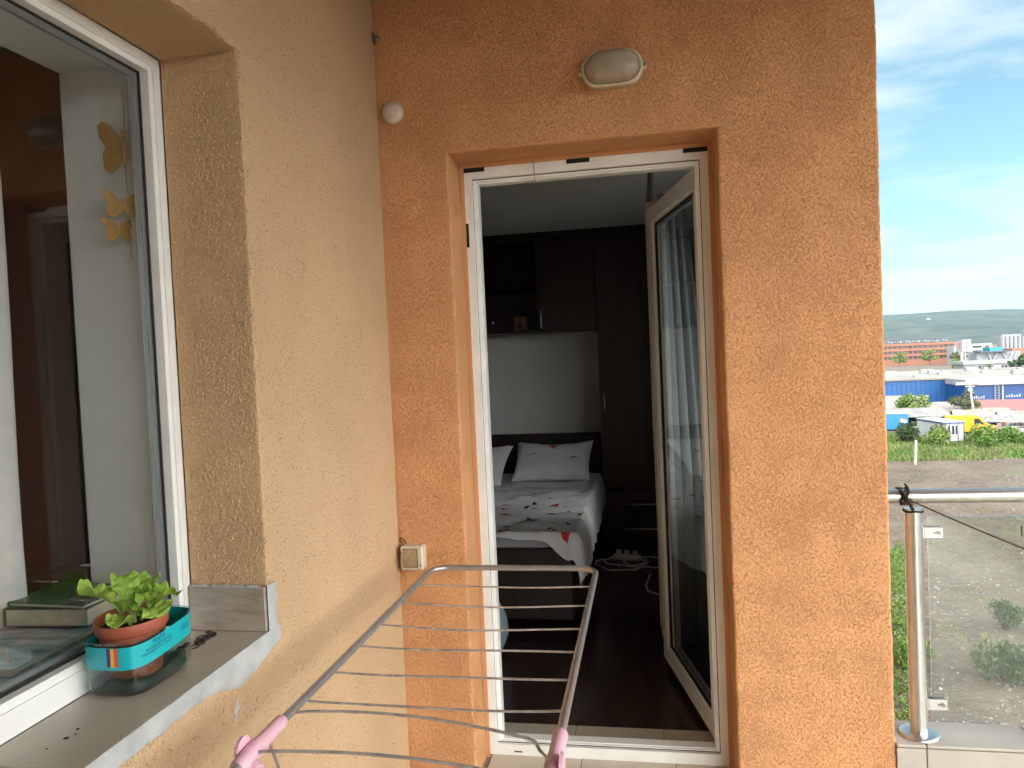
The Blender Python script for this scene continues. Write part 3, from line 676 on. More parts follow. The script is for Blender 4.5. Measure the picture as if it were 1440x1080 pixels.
# scribbly black lace scrap behind the bottle
b = MB(); rr = random.Random(4)
for k in range(16):
    c = Vector((-.150+.036*rr.random()+.0*k, -1.035+.105*k/16, .8615)); a0 = rr.random()*6; rad = .006+.007*rr.random()
    b.tube([c+Vector((rad*cos(a0+i*.6)*(1-.04*i), rad*sin(a0+i*.6), .0012*(i % 2)+.0008)) for i in range(11)], .0013, 5)
obj('lace_scrap', b, ROPE, label='curly black lace scrap lying behind the bottle on the sill', category='scrap')

# ================================================================== INSIDE THE WINDOW
b = MB(); b.box((-4.05, -4.5, -.05), (-.4605, -.2, .0)); b.box((-4.05, -4.5, 2.6), (-.4605, -.2, 2.65)); b.box((-4.09, -4.5, 0), (-4.05, -.2, 2.6)); b.box((-4.05, -.24, 0), (-.4605, -.2, 2.6)); b.box((-4.05, -4.54, 0), (-.4605, -4.5, 2.6))
obj('living_room_wall', b, BROWNR, kind='structure')
b = MB(); b.box((-.68, -2.43, .868), (-.262, -.9075, .886), bev=.003); obj('inner_sill', b, mat('white_sill_board', (.6, .6, .58), .35, var=.05), win_wall)
PAGE = mat('book_pages', (.56, .48, .36), .85, var=.12, vs=5, stretch=(1, 1, 60)); COV1 = mat('dark_book_cover', (.06, .055, .06), .45, var=.2)
def book(name, c, sx, sy, h, a, cover, label, curl=0.):
    t = thing(name, c, label, 'book'); ca, sa = cos(a), sin(a)
    f = lambda p: (c[0]+ca*p[0]-sa*p[1], c[1]+sa*p[0]+ca*p[1], c[2]+p[2]+curl*max(0, p[0]/sx)**2)
    b = MB(); b.box((-sx/2+.003, -sy/2+.003, .002), (sx/2-.004, sy/2-.003, h-.002), rot=f); obj('pages', b, PAGE, t)
    b = MB(); b.box((-sx/2, -sy/2, 0), (sx/2, sy/2, .002), rot=f); b.box((-sx/2, -sy/2, h-.002), (sx/2, sy/2, h), rot=f); b.box((-sx/2-.001, -sy/2, .002), (-sx/2+.003, sy/2, h-.002), rot=f); obj('cover', b, cover, t)
MAG = mat('glossy_picture_cover', (.08, .13, .11), .12, vs=9, col2=(.55, .60, .66), stretch=(1, 3.5, 1), detail=3, coat=.6)
MAG2 = mat('glossy_blue_cover', (.10, .17, .22), .12, vs=7, col2=(.62, .66, .72), stretch=(1, 3, 1), detail=3, coat=.6)
book('magazine', (-.42, -1.20, .887), .24, .36, .017, .10, MAG2, 'glossy blue picture book lying lowest on the inner sill')
book('picture_book', (-.43, -1.14, .9045), .22, .30, .013, .04, MAG, 'glossy green and blue book lying under the thick paperback')
book('thick_book', (-.436, -1.003, .920), .20, .15, .040, .06, COV1, 'thick paperback with cream pages on top of the book stack')
book('thin_book', (-.430, -1.000, .9605), .20, .15, .010, -.05, mat('green_book_cover', (.05, .08, .055), .4, var=.3), 'thin dark green book on top of the thick paperback')
# left curtain
b = MB(); b.grid(lambda i, j: (-.555+.030*sin(i*26)+.012*sin(i*61+j*2), -1.000-.008*j+(-.95)*i-.004*sin(j*9), .90+j*1.68), 90, 10)
obj('window_curtain', b, mat('pale_net_curtain', (.60, .59, .57), .9, var=.06, vs=25, bump=.2, bs=300), label='pale curtain hanging inside the big window at its left', category='curtain')
# butterfly garland
WOODB = mat('golden_wood', (.48, .26, .08), .55, var=.2, vs=60)
g = thing('butterfly_garland', (-.30, -.90, 2.10), 'string of golden wooden butterflies and white beads inside the window', 'garland')
b = MB(); b.tube([(-.29, -.916, 2.12), (-.29, -.914, 2.08), (-.29, -.916, 2.01)], .0012, 5); b.tube([(-.29, -.916, 2.01), (-.292, -.919, 1.94), (-.29, -.915, 1.865), (-.29, -.919, 1.73)], .0012, 5); obj('string', b, mat('jute_string', (.42, .36, .27), .9), g)
WING = [(0, .0), (.006, .012), (.018, .026), (.032, .034), (.040, .030), (.038, .016), (.028, .004), (.034, -.006), (.032, -.020), (.022, -.028), (.010, -.022), (.003, -.010)]
def butterfly(c, sc, az, tip, fold, mt=WOODB):
    b = MB(); mz = Matrix.Rotation(az, 3, 'Z')@Matrix.Rotation(tip, 3, 'Y')
    for sg in (-1, 1):
        fx = Matrix.Rotation(sg*fold, 3, 'Z')
        def q(u, v, d): return tuple(Vector(c)+mz@(fx@Vector((d, sg*u*sc, v*sc))))
        b.prism(WING, lambda u, v: q(u, v, -.0012), lambda u, v: q(u, v, .0012))
    b.tube([tuple(Vector(c)+mz@Vector((.001, 0, -.020*sc))), tuple(Vector(c)+mz@Vector((.001, 0, .018*sc)))], .0022*sc, 7)
    obj('butterfly', b, mt, g)
butterfly((-.288, -.925, 1.985), 2.0, radians(-36), 0, radians(67))
butterfly((-.284, -.945, 1.846), .98, radians(-48), radians(6), radians(12))
butterfly((-.288, -.950, 1.790), .92, radians(-30), radians(-8), radians(28))
b = MB()
for z in (1.858, 1.866, 1.874): b.lathe([(.0002, -.0042), (.003, -.003), (.0043, 0), (.003, .003), (.0002, .0042)], (-.289, -.916, z), n=12)
obj('beads', b, PVC, g)

# ================================================================== THE BEDROOM
BX0, BX1, BY1, BZ = -2.3, 1.24, 3.82, 2.462
b = MB()
PL = .13
b.box((BX0, .40, -.06), (BX1, BY1, -.004), mi=1)
x = BX0
while x < BX1-.01:
    y = .402-((x*7) % 1)*.9
    while y < BY1:
        ya, yb = max(y, .402), min(y+1.25, BY1)
        if yb-ya > .02: b.box((x, ya, -.004), (min(x+PL, BX1)-.0012, yb-.0012, 0.), bev=.0006)
        y += 1.25
    x += PL
obj('bedroom_floor', b, [LAMI, WENGE], kind='structure')
b = MB(); x = .26
b.box((.20, .2395, -.06), (1.16, .3995, -.004), mi=1)
for x0, x1 in ((.21, .553), (.556, .889), (.892, 1.16)): b.box((x0, .2398, -.004), (x1, .3985, .001), bev=.001)
obj('threshold_tile', b, [TILE, GROUT], kind='structure')
b = MB(); b.box((BX0, .31, BZ), (BX1, BY1, BZ+.1)); obj('bedroom_ceiling', b, PLASTER_IN, kind='structure')
WX0, WX1 = .62, 1.98
b = MB(); b.box((BX0, BY1, 0), (BX1, BY1+.1, BZ)); b.box((BX0-.1, .31, 0), (BX0, BY1, BZ))
b.ring(lambda u, v, d: (BX1+d, u, v), .3105, BY1, -.05, BZ, (WX0-.3105, BY1-WX1, .95, BZ-2.15), 0, .355)
obj('bedroom_wall', b, PLASTER_IN, kind='structure')
# window in the side wall behind the curtain
Ps = lambda u, v, d: (BX1+d, u, v)
t = thing('bedroom_window', (BX1+.28, 1.2, .90), 'white framed side window of the bedroom behind the curtain', 'window')
b = MB(); b.ring(Ps, WX0+.002, WX1-.002, .902, 2.148, .055, .26, .32); b.box((BX1+.26, 1.16, .957), (BX1+.32, 1.21, 2.093)); obj('window_frame', b, PVC, t)
b = MB(); b.add([Ps(WX0+.05, .95, .29), Ps(WX1-.05, .95, .29), Ps(WX1-.05, 2.1, .29), Ps(WX0+.05, 2.1, .29)], [(0, 1, 2, 3)]); obj('pane', b, GLASS, t)
# wardrobe wall
YF = 3.40
t = thing('wardrobe', (.3, 3.6, 0), 'dark brown fitted wardrobe with cabinets bridging over the bed', 'wardrobe')
b = MB()
b.box((.516, YF+.022, 0), (BX1-.002, BY1-.002, 2.40))                        # tall column
b.box((BX0+.002, YF+.02, 1.668), (.515, BY1-.002, 1.690)); b.box((BX0+.002, YF+.02, 2.385), (.515, BY1-.002, 2.40))
b.box((.058, YF+.02, 1.690), (.515, BY1-.002, 2.385)); b.box((BX0+.002, YF+.02, 1.690), (-.60, BY1-.002, 2.385)); b.box((-.60, BY1-.03, 1.690), (.058, BY1-.002, 2.385))
b.box((-.60, YF+.04, 2.03), (.058, BY1-.03, 2.046))
obj('carcass', b, WENGE, t)
b = MB(); b.box((BX0+.002, YF-.012, 2.401), (BX1-.002, BY1-.002, 2.428), bev=.004); b.box((BX0+.002, YF-.004, 2.4285), (BX1-.002, BY1-.002, 2.4615)); obj('cornice', b, WENGE, t)
def wdoor(x0, x1, z0, z1, hx0, hx1, hz0, hz1, nm='cabinet_door'):
    b = MB(); b.box((x0, YF, z0), (x1, YF+.019, z1), bev=.002); d = obj(nm, b, WENGE, t)
    b = MB(); q = [(hx0, hz0), (hx1, hz1)]
    b.tube([(hx0, YF, hz0), (hx0, YF-.022, hz0+.006*(hz1 > hz0)), ((hx0+hx1)/2, YF-.027, (hz0+hz1)/2), (hx1, YF-.022, hz1-.006*(hz1 > hz0)), (hx1, YF, hz1)], .0062, 10); obj('handle', b, CHROME, d)
wdoor(.043, .513, 1.668, 2.386, .078, .074, 1.70, 1.855)
wdoor(.517, .876, .40, 2.386, .556, .552, 1.0, 1.155, 'wardrobe_door'); wdoor(.879, BX1-.004, .40, 2.386, 1.21, 1.208, 1.0, 1.155, 'wardrobe_door')
wdoor(.517, BX1-.004, .207, .396, .66, .98, .276, .276, 'drawer'); wdoor(.517, BX1-.004, .012, .203, .66, .98, .080, .080, 'drawer')
# things on the open shelf
b = MB(); b.box((-.188, 3.62, 1.6905), (-.078, 3.635, 1.815), bev=.002); t2 = thing('framed_card', (-.13, 3.62, 1.6905), 'small brown framed card on the open wardrobe shelf', 'card')
obj('card_board', b, mat('orange_brown_card', (.16, .075, .035), .6, var=.2, vs=30), t2)
b = MB(); b.box((-.172, 3.6175, 1.71), (-.094, 3.6198, 1.80)); b.prism([(-.03, 0), (-.012, .05), (0, .062), (.012, .05), (.03, 0)], lambda u, v: (-.133+u, 3.6172, 1.715+v), lambda u, v: (-.133+u, 3.6150, 1.715+v), mi=1); obj('picture', b, [mat('pale_card_print', (.22, .12, .06), .6), mat('dark_card_print', (.08, .03, .02), .6)], t2)
b = MB(); b.lathe([(.0, 0), (.022, .001), (.020, .004), (.004, .008), (.003, .040), (.010, .052), (.017, .068), (.018, .085), (.013, .10), (.012, .10), (.016, .085), (.012, .066), (.0, .055)], (-.36, 3.60, 1.6905), n=24)
obj('wine_glass', b, pane_mat('clear_glassware', (.92, .92, .92), 1.5, 2.), label='small stemmed glass on the open shelf left of the card', category='glass')
# bed
t = thing('bed', (-.35, 2.5, 0), 'dark wooden double bed with a tall headboard', 'bed')
b = MB(); b.box((-1.17, 3.735, 0), (.49, 3.79, .815), bev=.006); obj('headboard', b, WENGE, t)
b = MB(); b.box((-1.16, 1.40, .06), (.455, 1.44, .44), bev=.005); b.box((.425, 1.441, .06), (.455, 3.73, .40), bev=.005); b.box((-1.16, 1.441, .06), (-1.13, 3.73, .40)); obj('bed_frame', b, WENGE, t)
b = MB(); b.box((-1.12, 1.445, .20), (.42, 3.73, .475), bev=.04); obj('mattress', b, mat('grey_mattress', (.42, .42, .43), .9, var=.08), t)
SHEET = mat('white_bedding', (.64, .645, .66), .9, var=.05, vs=6, bump=.35, bs=22, bd=.012); HEART = mat('red_heart_print', (.50, .03, .03), .8); INKB = mat('black_brush_print', (.02, .02, .02), .85)
EX, EY = .455, 1.415
def duv(s_, t_, lift=0.):
    # s_ metres across (drops past EX), t_ metres along (drops before EY)
    a = max(0, s_-EX); c = max(0, EY-t_)
    ex = .075*(1-exp(-a/.06)); ey = .05*(1-exp(-c/.05))
    top = .530+.020*nz(s_*3, t_*3)+.018*nz(s_*6+3+t_*2, t_*7)+.009*nz(s_*15+t_*9, t_*13)
    dr = max(0, sqrt(a*a+c*c)-.03)
    x = min(s_, EX)+ex+.016*nz(t_*6, a*3, 4)*min(1, a*8); y = max(t_, EY)-ey+.016*nz(s_*6, c*3, 7)*min(1, c*8)
    if a > 0 and c > 0: x += -.04*min(1, c*5); y += .02
    return (x-lift*.3*(a > 0)*-1, y-lift*(c > 0), top-dr+lift)
def edge_t(s_): return EY-.045-.02*sin(s_*6)-(.12 if s_ > EX else .12*exp(-((s_-EX)/.10)**2))
b = MB(); SW = EX+.27
b.grid(lambda i, j: duv(-1.2+(SW+1.2)*i, edge_t(-1.2+(SW+1.2)*i)+(3.45-edge_t(-1.2+(SW+1.2)*i))*j), 110, 90)
def blot(cx, cy, pts, mi):
    for tri in pts: b.add([duv(cx+u, cy+v, .004) for u, v in tri], [tuple(range(len(tri)))], mi)
def heart(cx, cy, s_, a=0.):
    P = []
    for k in range(24):
        q = 2*pi*k/24; x = .9*sin(q)**3; y = (13*cos(q)-5*cos(2*q)-2*cos(3*q)-cos(4*q))/17
        P.append((s_*(x*cos(a)-y*sin(a)), 1.9*s_*(x*sin(a)+y*cos(a))))
    blot(cx, cy, [[P[k], P[(k+1) % 24], (0, 0)] for k in range(24)], 1)
def stroke(cx, cy, L_, a, wd, mi=2):
    d = (cos(a), sin(a)); n = 8
    for i in range(n):
        q = [(-.5+i/n), (-.5+(i+1)/n)]; ws = [2.2*wd*(1-.75*abs(v)*2)+.0015 for v in q]; bow = [.06*L_*sin(pi*(v+.5)) for v in q]
        quad = [(L_*q[0]*d[0]-(ws[0]+bow[0])*d[1], L_*q[0]*d[1]+(ws[0]+bow[0])*d[0]), (L_*q[1]*d[0]-(ws[1]+bow[1])*d[1], L_*q[1]*d[1]+(ws[1]+bow[1])*d[0]), (L_*q[1]*d[0]+(ws[1]-bow[1])*d[1], L_*q[1]*d[1]-(ws[1]-bow[1])*d[0]), (L_*q[0]*d[0]+(ws[0]-bow[0])*d[1], L_*q[0]*d[1]-(ws[0]-bow[0])*d[0])]
        blot(cx, cy, [quad], mi)
heart(.075, 1.47, .040, .1); stroke(.20, 1.66, .10, .35, .006); stroke(.15, 1.64, .03, .6, .010); heart(.43, 1.37, .026, .3); heart(-.3, 1.7, .05, .7)
rr = random.Random(11)
for (x, y, L_, a, mi) in ((.22, 2.35, .04, 2., 2), (.36, 2.1, .05, 2.6, 2), (.40, 1.95, .07, 2.2, 2), (.12, 2.05, .06, .2, 2), (.30, 1.85, .05, .3, 2), (.42, 1.62, .07, 1.9, 2), (.44, 2.5, .07, .5, 1), (.33, 1.5, .05, .9, 2), (.36, 1.48, .05, 2.2, 2), (.05, 1.75, .06, .3, 2), (.47, 1.8, .06, 1.8, 1), (.10, 2.5, .04, .9, 2), (-.05, 2.2, .06, .5, 1)):
    stroke(x, y, L_, a, .004, mi)
for _ in range(16): stroke(rr.uniform(-.15, .42), rr.uniform(1.5, 2.6), rr.uniform(.04, .09), rr.uniform(0, 3), .006, 2 if rr.random() < .75 else 1)
heart(.28, 2.15, .030, .4); heart(.0, 1.95, .032, -.3)
obj('duvet', b, [SHEET, HEART, INKB], label='white duvet with red hearts and black brush strokes on the bed', category='duvet')
def pillow(name, c, w_, h_, th, tilt_, az, label, marks):
    b = MB(); mz = Matrix.Rotation(az, 3, 'Z')@Matrix.Rotation(tilt_, 3, 'X')
    def f(u, v, sg, lift=0.):
        k = max(0, (1-u**4)*(1-v**4)); z = sg*th*.5*k**.5+(.012*nz(u*3+c[0]*9, v*3, sg)+.007*nz(u*8+c[0]*5, v*5, sg))*k**.25+sg*lift
        px = u*w_/2*(1-.07*(1-v*v)+(.05*v if u > 0 else -.03*v)); py = v*h_/2*((.78+.34*abs(u)**2.6) if v > 0 else (.92+.06*u*u))
        return tuple(Vector(c)+mz@Vector((px, py, z+.010*nz(u*2, v*2, c[0]*5)*(u*u*v*v))))
    for sg in (-1, 1): b.grid(lambda i, j: f(2*i-1, 2*j-1, sg), 30, 24)
    for (u0, v0, s_, a, mi) in marks:
        d = (cos(a), sin(a)); q = [(-1, -.18), (0, .22), (1, -.18), (0, -.12)] if mi == 2 else [(0, -1), (.9, .3), (.5, .9), (0, .5), (-.5, .9), (-.9, .3)]
        b.add([f(u0+s_*(p[0]*d[0]-p[1]*d[1]), v0+s_*1.2*(p[0]*d[1]+p[1]*d[0]), 1, .004) for p in q], [tuple(range(len(q)))], mi)
    obj(name, b, [SHEET, HEART, INKB], label=label, category='pillow')
pillow('pillow', (.155, 3.12, .665), .60, .40, .15, radians(38), .03, 'white pillow with a red mark at the right of the bed', ((.05, .55, .16, .1, 2), (-.5, .05, .13, .3, 2), (.6, -.15, .14, .5, 2), (.02, .5, .13, .1, 1)))
pillow('pillow', (-.48, 3.02, .650), .60, .44, .15, radians(34), -.03, 'white pillow with a red heart at the left of the bed, half hidden', ((.62, -.1, .11, .8, 1), (-.3, .2, .1, .2, 2)))
# power strip
WPL = mat('white_cable_plastic', (.62, .61, .58), .4, var=.05)
t = thing('power_strip', (.68, 2.80, 0), 'white power strip with coiled cables on the bedroom floor', 'power strip')
b = MB(); b.box((-.10, -.028, 0), (.10, .028, .038), bev=.008, rot=lambda p: (.70+p[0]*.96-p[1]*-.28, 2.78+p[1]*.96+p[0]*-.28, .001+p[2])); obj('strip_body', b, WPL, t)
b = MB()
for k in range(3):
    cx = -.06+.06*k; b.lathe([(.0, .039), (.017, .0395), (.019, .0385)], (.70+cx*.96, 2.78-cx*.28, .001), n=18); b.box((.70+cx*.96-.018, 2.78-cx*.28-.018, .040), (.70+cx*.96+.018, 2.78-cx*.28+.018, .068), bev=.006)
obj('plug', b, WPL, t)
b = MB()
for (cx, cy, rx, ry, ph, z) in ((.66, 2.66, .17, .16, 0, .004), (.70, 2.72, .15, .13, .6, .010), (.84, 2.70, .16, .13, 1.9, .005)):
    b.tube([(cx+rx*cos(ph+i*.35)*(1+.08*sin(i)), cy+ry*sin(ph+i*.35), z+.004*(i % 3)) for i in range(24)], .0042, 7)
b.tube([(.86, 2.45, .005), (.83, 2.2, .005), (.84, 2.08, .005), (.90, 2.02, .005)], .0042, 7)
obj('cable', b, WPL, t)
# pale bag on the floor
b = MB(); b.grid(lambda i, j: (.005+(.165*sin(pi*j)**.7)*cos(2*pi*i)*(1+.05*nz(i*6, j*4)), 1.02+(.17*sin(pi*j)**.7)*sin(2*pi*i)*(1+.06*nz(i*7, j*3, 5)), .001+.33*(1-cos(pi*j))/2*(.9+.16*nz(i*3, j*2, 8))), 40, 22)
obj('fabric_bag', b, mat('pale_blue_cloth', (.26, .33, .36), .9, var=.08, vs=10, bump=.4, bs=30, bd=.01), label='pale blue cloth bag on the floor just inside the door', category='bag')
# curtain on a rod along the side wall
t = thing('door_curtain', (.95, 1.2, 2.2), 'cream curtain on a dark rod just behind the open door', 'curtain')
b = MB(); b.tube([(.928, .60, 2.205), (.928, 2.6, 2.205)], .0135, 12); b.lathe([(.0, -.03), (.012, -.026), (.02, -.01), (.016, .004), (.011, .006)], (.928, .60, 2.205), 'y', 16); b.tube([(.928, .66, 2.205), (1.05, .66, 2.225), (BX1, .66, 2.23)], .009, 10); obj('curtain_rod', b, STEEL_D, t)
def cur(i, j):
    y = 1.12+.60*i; z = 2.19-2.135*j
    return (.938+.024*sin(i*30+.4*sin(j*4))+.010*sin(i*71+j*3)+.02*j*(i-.5), y-.012*sin(i*30+1.)-.10*(1-i)*max(0, j-.55)*.0, z)
b = MB(); b.grid(cur, 110, 16); obj('curtain_panel', b, CURT, t)
b = MB(); b.grid(lambda i, j: (.955+.235*i*(.62+.38*min(1, 1.6*j))+.012*sin(i*31), 1.02+.20*i+.016*sin(i*26+j), 2.19-2.12*j), 60, 24); obj('sheer_panel', b, CURT_G, t)
for k in range(7):
    b = MB(); b.tube([(.928+.016*cos(a), .1+1.10+.09*k, 2.205+.016*sin(a)) for a in [i*2*pi/12 for i in range(12)]], .002, 6, closed=True)
    obj('curtain_ring', b, STEEL_D, t)

# ================================================================== OUTSIDE
G = -10.5
def dirt_mat():
    m = bpy.data.materials.new('bare_earth'); m.use_nodes = True; t = m.node_tree; L = t.links.new; b = t.nodes['Principled BSDF']; b.inputs['Roughness'].default_value = .95
    tc = nd(t, 'ShaderNodeTexCoord')
    def N(s, d=6, r=.6, dist=0.):
        n = nd(t, 'ShaderNodeTexNoise', Scale=s, Detail=d, Roughness=r, Distortion=dist); L(tc.outputs['Object'], n.inputs['Vector']); return n.outputs[0]
    def ramp(src, p0, c0, p1, c1):
        r = nd(t, 'ShaderNodeValToRGB'); e = r.color_ramp.elements; e[0].position = p0; e[1].position = p1; e[0].color = (*c0, 1); e[1].color = (*c1, 1); L(src, r.inputs[0]); return r.outputs[0]
    def mix(f, a, c):
        x = nd(t, 'ShaderNodeMix', data_type='RGBA'); L(f, x.inputs[0]); L(a, x.inputs[6])
        if isinstance(c, tuple): x.inputs[7].default_value = (*c, 1)
        else: L(c, x.inputs[7])
        return x.outputs[2]
    base = ramp(N(.22, 8, .65), .3, (.088, .063, .044), .7, (.190, .150, .114))
    base = mix(ramp(N(1.6, 6, .7), .45, (0, 0, 0), .75, (.7, .7, .7)), base, (.215, .19, .158))
    base = mix(ramp(N(.11, 5, .6, 1.), .60, (0, 0, 0), .74, (.55, .55, .55)), base, ramp(N(3., 4), .3, (.06, .09, .025), .7, (.13, .17, .05)))
    base = mix(ramp(N(6., 2, .5), .66, (0, 0, 0), .72, (1, 1, 1)), base, (.28, .26, .23))
    L(base, b.inputs['Base Color'])
    bp = nd(t, 'ShaderNodeBump', Strength=1., Distance=.55); L(N(1.9, 8, .7), bp.inputs['Height']); L(bp.outputs[0], b.inputs['Normal'])
    return m
b = MB(); Z0 = 0
def gz(x, y): return G+(.25*nz(x*.09, y*.09)+.10*nz(x*.3, y*.3, 2))*max(0, 1-abs(y-40)/60) if abs(x-35) < 80 else G
NG = [-8000, -2000, -500, -100]+[-60+2*i for i in range(111)]+[200, 400, 1000, 3000, 9000]
NY = [-3000, -600, -100]+[-20+2*i for i in range(66)]+[130, 200, 400, 1000, 3000, 9000]
vs = [(x, y, gz(x, y)) for x in NG for y in NY]; ny = len(NY)
b.add(vs, [(i*ny+j, i*ny+j+1, (i+1)*ny+j+1, (i+1)*ny+j) for i in range(len(NG)-1) for j in range(ny-1)], 0, True)
obj('ground', b, dirt_mat(), base=(0, 0, 0), kind='structure')
# dirt track
def track(i, j): x, y = 24+8*i*1.0+(j-.5)*3.2, 60-22*i*1.4+(j-.5)*1.6; return (x, y, gz(x, y)+.03)
b = MB(); b.grid(lambda i, j: (lambda x, y: (x, y, gz(x, y)+.04))(33-13*i+(j-.5)*3+.6*nz(i*4, 1), 62-32*i+.5*nz(i*5, 3)), 60, 6)
obj('dirt_track', b, mat('pale_track_dirt', (.215, .19, .155), .95, var=.14, vs=.8, bump=.5, bs=3, bd=.1), kind='structure')

def green(name, c0, c1, vs=.9): 
    m = mat(name, c0, .6, vs=vs, col2=c1, spec=.3); return m
GR1 = green('grass_green', (.075, .115, .03), (.20, .23, .075), .5); GR2 = green('weed_green', (.045, .10, .018), (.13, .22, .035), 2.5)
GR3 = green('dark_leaf', (.020, .045, .015), (.055, .095, .03), 1.5); GR4 = green('olive_leaf', (.06, .07, .03), (.13, .14, .06), 1.5); GR5 = green('fresh_leaf', (.07, .13, .02), (.17, .25, .05), 1.5)
BARK = mat('grey_bark', (.10, .08, .06), .9, var=.3, vs=8)
def leaf_blobs(b, blobs, n, size, rr, mi=0):
    for _ in range(n):
        c, r = rr.choice(blobs)
        while True:
            p = Vector((rr.uniform(-1, 1), rr.uniform(-1, 1), rr.uniform(-1, 1)))
            if .25 < p.length < 1: break
        p = Vector((p.x*r[0], p.y*r[1], p.z*r[2]))+c
        a = Vector((rr.gauss(0, 1), rr.gauss(0, 1), rr.gauss(0, .7))).normalized(); q = a.orthogonal().normalized(); q = Matrix.Rotation(rr.random()*6.3, 3, a)@q
        s_ = size*rr.uniform(.6, 1.4); e = a.cross(q)
        b.add([p-q*s_, p+e*s_*.45, p+q*s_, p-e*s_*.45], [(0, 1, 2, 3)], mi)
def tree(name, x, y, h, rx, mt, n, size, seed, label, crown_base=.3, sq_=1.):
    rr = random.Random(seed); t = thing(name, (x, y, G), label, 'tree' if 'tree' in name else 'shrub')
    b = MB(); tips = []
    b.tube([(x, y, G-.1), (x+.05*h*.3, y, G+h*.35), (x+.02*h, y, G+h*.8)], [.035*h**.8, .024*h**.8, .006*h], 7)
    blobs = []
    for k in range(9):
        a = rr.random()*6.28; z = h*(crown_base+(1-crown_base)*(.12+.72*rr.random())); f = sin(pi*min(.95, (z/h-crown_base)/(1-crown_base)*.8+.15))
        c = Vector((x+cos(a)*rx*.6*f, y+sin(a)*rx*.6*f, G+z)); q = rx*(.32+.22*rr.random())
        blobs.append((c, (q, q, q*.75*sq_))); b.tube([(x, y, G+z*.55), ((x+c.x)/2, (y+c.y)/2, G+z*.85), tuple(c)], [.012*h**.8, .008*h**.8, .003*h], 5)
    obj('trunk', b, BARK, t)
    b = MB(); leaf_blobs(b, blobs, n, size, rr); obj('crown', b, mt, t)
def shrub(x, y, rx, h, mt, n, size, seed, label, z0=None):
    rr = random.Random(seed); z0 = gz(x, y) if z0 is None else z0
    t = thing('shrub', (x, y, z0), label, 'shrub')
    blobs = [(Vector((x+rr.uniform(-.6, .6)*rx, y+rr.uniform(-.6, .6)*rx, z0+h*rr.uniform(.3, .7))), (rx*.5, rx*.5, h*.34)) for _ in range(7)]
    b = MB()
    for c, r in blobs: b.tube([(x+.1*(c.x-x), y+.1*(c.y-y), z0-.1), tuple(c)], [.03*h, .01*h], 5)
    obj('stems', b, BARK, t); b = MB(); leaf_blobs(b, blobs, n, size, rr); obj('foliage', b, mt, t)
# grass belt at the far edge of the lot
b = MB(); rr = random.Random(21)
def blade(x, y, h, wd, mi):
    z = gz(x, y)-.03; a = rr.random()*6.28; dx, dy = wd*cos(a), wd*sin(a); lx, ly = rr.gauss(0, .3)*h, rr.gauss(0, .3)*h
    b.add([(x-dx, y-dy, z), (x+dx, y+dy, z), (x+dx*.6+lx*.5, y+dy*.6+ly*.5, z+h*.6), (x+lx, y+ly, z+h)], [(0, 1, 2), (0, 2, 3)], mi)
k = 0
while k < 52000:
    x, y = rr.uniform(14, 62), 77.0+rr.random()**1.2*24
    if nz(x*.18, y*.22, 5)+.55+(y-82)*.03+(x-30)*.004 < rr.random()*.5: k += 1; continue
    blade(x, y, rr.uniform(.14, .50), rr.uniform(.03, .10), 0 if nz(x*.3, y*.3, 9) > -.05 else 1); k += 1
obj('grass', b, [GR1, GR2], kind='stuff')
b = MB(); wb = []
for k in range(230):                                   # leafy weeds along the foot of the building
    y = 19+rr.random()**.8*24; q = .330-.0003*(y-20)-abs(rr.gauss(0, .028)); x = .87+q*(y+2.45); h = rr.uniform(.15, .5)
    wb.append((Vector((x, y, gz(x, y)+h*.4)), (rr.uniform(.2, .5), rr.uniform(.2, .5), h)))
leaf_blobs(b, wb, 12000, .055, rr, 0); leaf_blobs(b, wb, 4500, .05, rr, 1)
wb = []
for k in range(26):
    y = rr.uniform(25, 74); x = .87+rr.uniform(.31, .52)*(y+2.45); wb.append((Vector((x, y, gz(x, y)+.03)), (rr.uniform(.3, 1.1), rr.uniform(.3, 1.1), .10)))
leaf_blobs(b, wb, 2600, .05, rr, 1)
obj('weeds', b, [GR2, GR1], kind='stuff')
# scattered rubble and litter
b = MB()
for _ in range(2600):
    y = 22+rr.random()**1.4*54; x = rr.uniform(.33, .60)*(y+2.5)+.8; s_ = rr.uniform(.012, .05)*(2.0 if rr.random() < .05 else 1)
    p = Vector((x, y, gz(x, y)+s_*.2)); k = rr.random()
    vs = [p+Vector((rr.uniform(.5, 1)*s_*a, rr.uniform(.5, 1)*s_*c, rr.uniform(.3, .8)*s_*d)) for a in (-1, 1) for c in (-1, 1) for d in (-1, 1)]
    b.add(vs, [(0, 1, 3, 2), (4, 6, 7, 5), (0, 4, 5, 1), (2, 3, 7, 6), (0, 2, 6, 4), (1, 5, 7, 3)], 0 if k < .90 else (1 if k < .965 else 2))
obj('rubble', b, [mat('grey_rubble', (.22, .20, .175), .9, var=.25, vs=3), mat('white_litter', (.38, .37, .36), .7), mat('brick_rubble', (.36, .17, .11), .9)], kind='stuff')
shrub(12.75, 25.4, 1.1, 1.7, GR3, 1500, .085, 31, 'dark shrub on the bare slope behind the glass panel')
shrub(10.2, 26.2, .75, 1.0, GR2, 900, .07, 32, 'low bright weed clump on the slope left of the railing post')
shrub(15.1, 30.6, .8, 1.2, GR3, 900, .08, 33, 'smaller dark shrub higher on the slope at the right edge')
# fence post
b = MB(); b.box((-.11, -.11, -.1), (.11, .11, 2.35), bev=.03, rot=lambda p: (26.57+p[0]+.05*p[2], 74.9+p[1], G+p[2])); obj('fence_post', b, mat('grey_concrete', (.34, .33, .31), .9, var=.2, vs=4, bump=.3, bs=8), label='lone leaning grey concrete fence post on the bare lot', category='post')
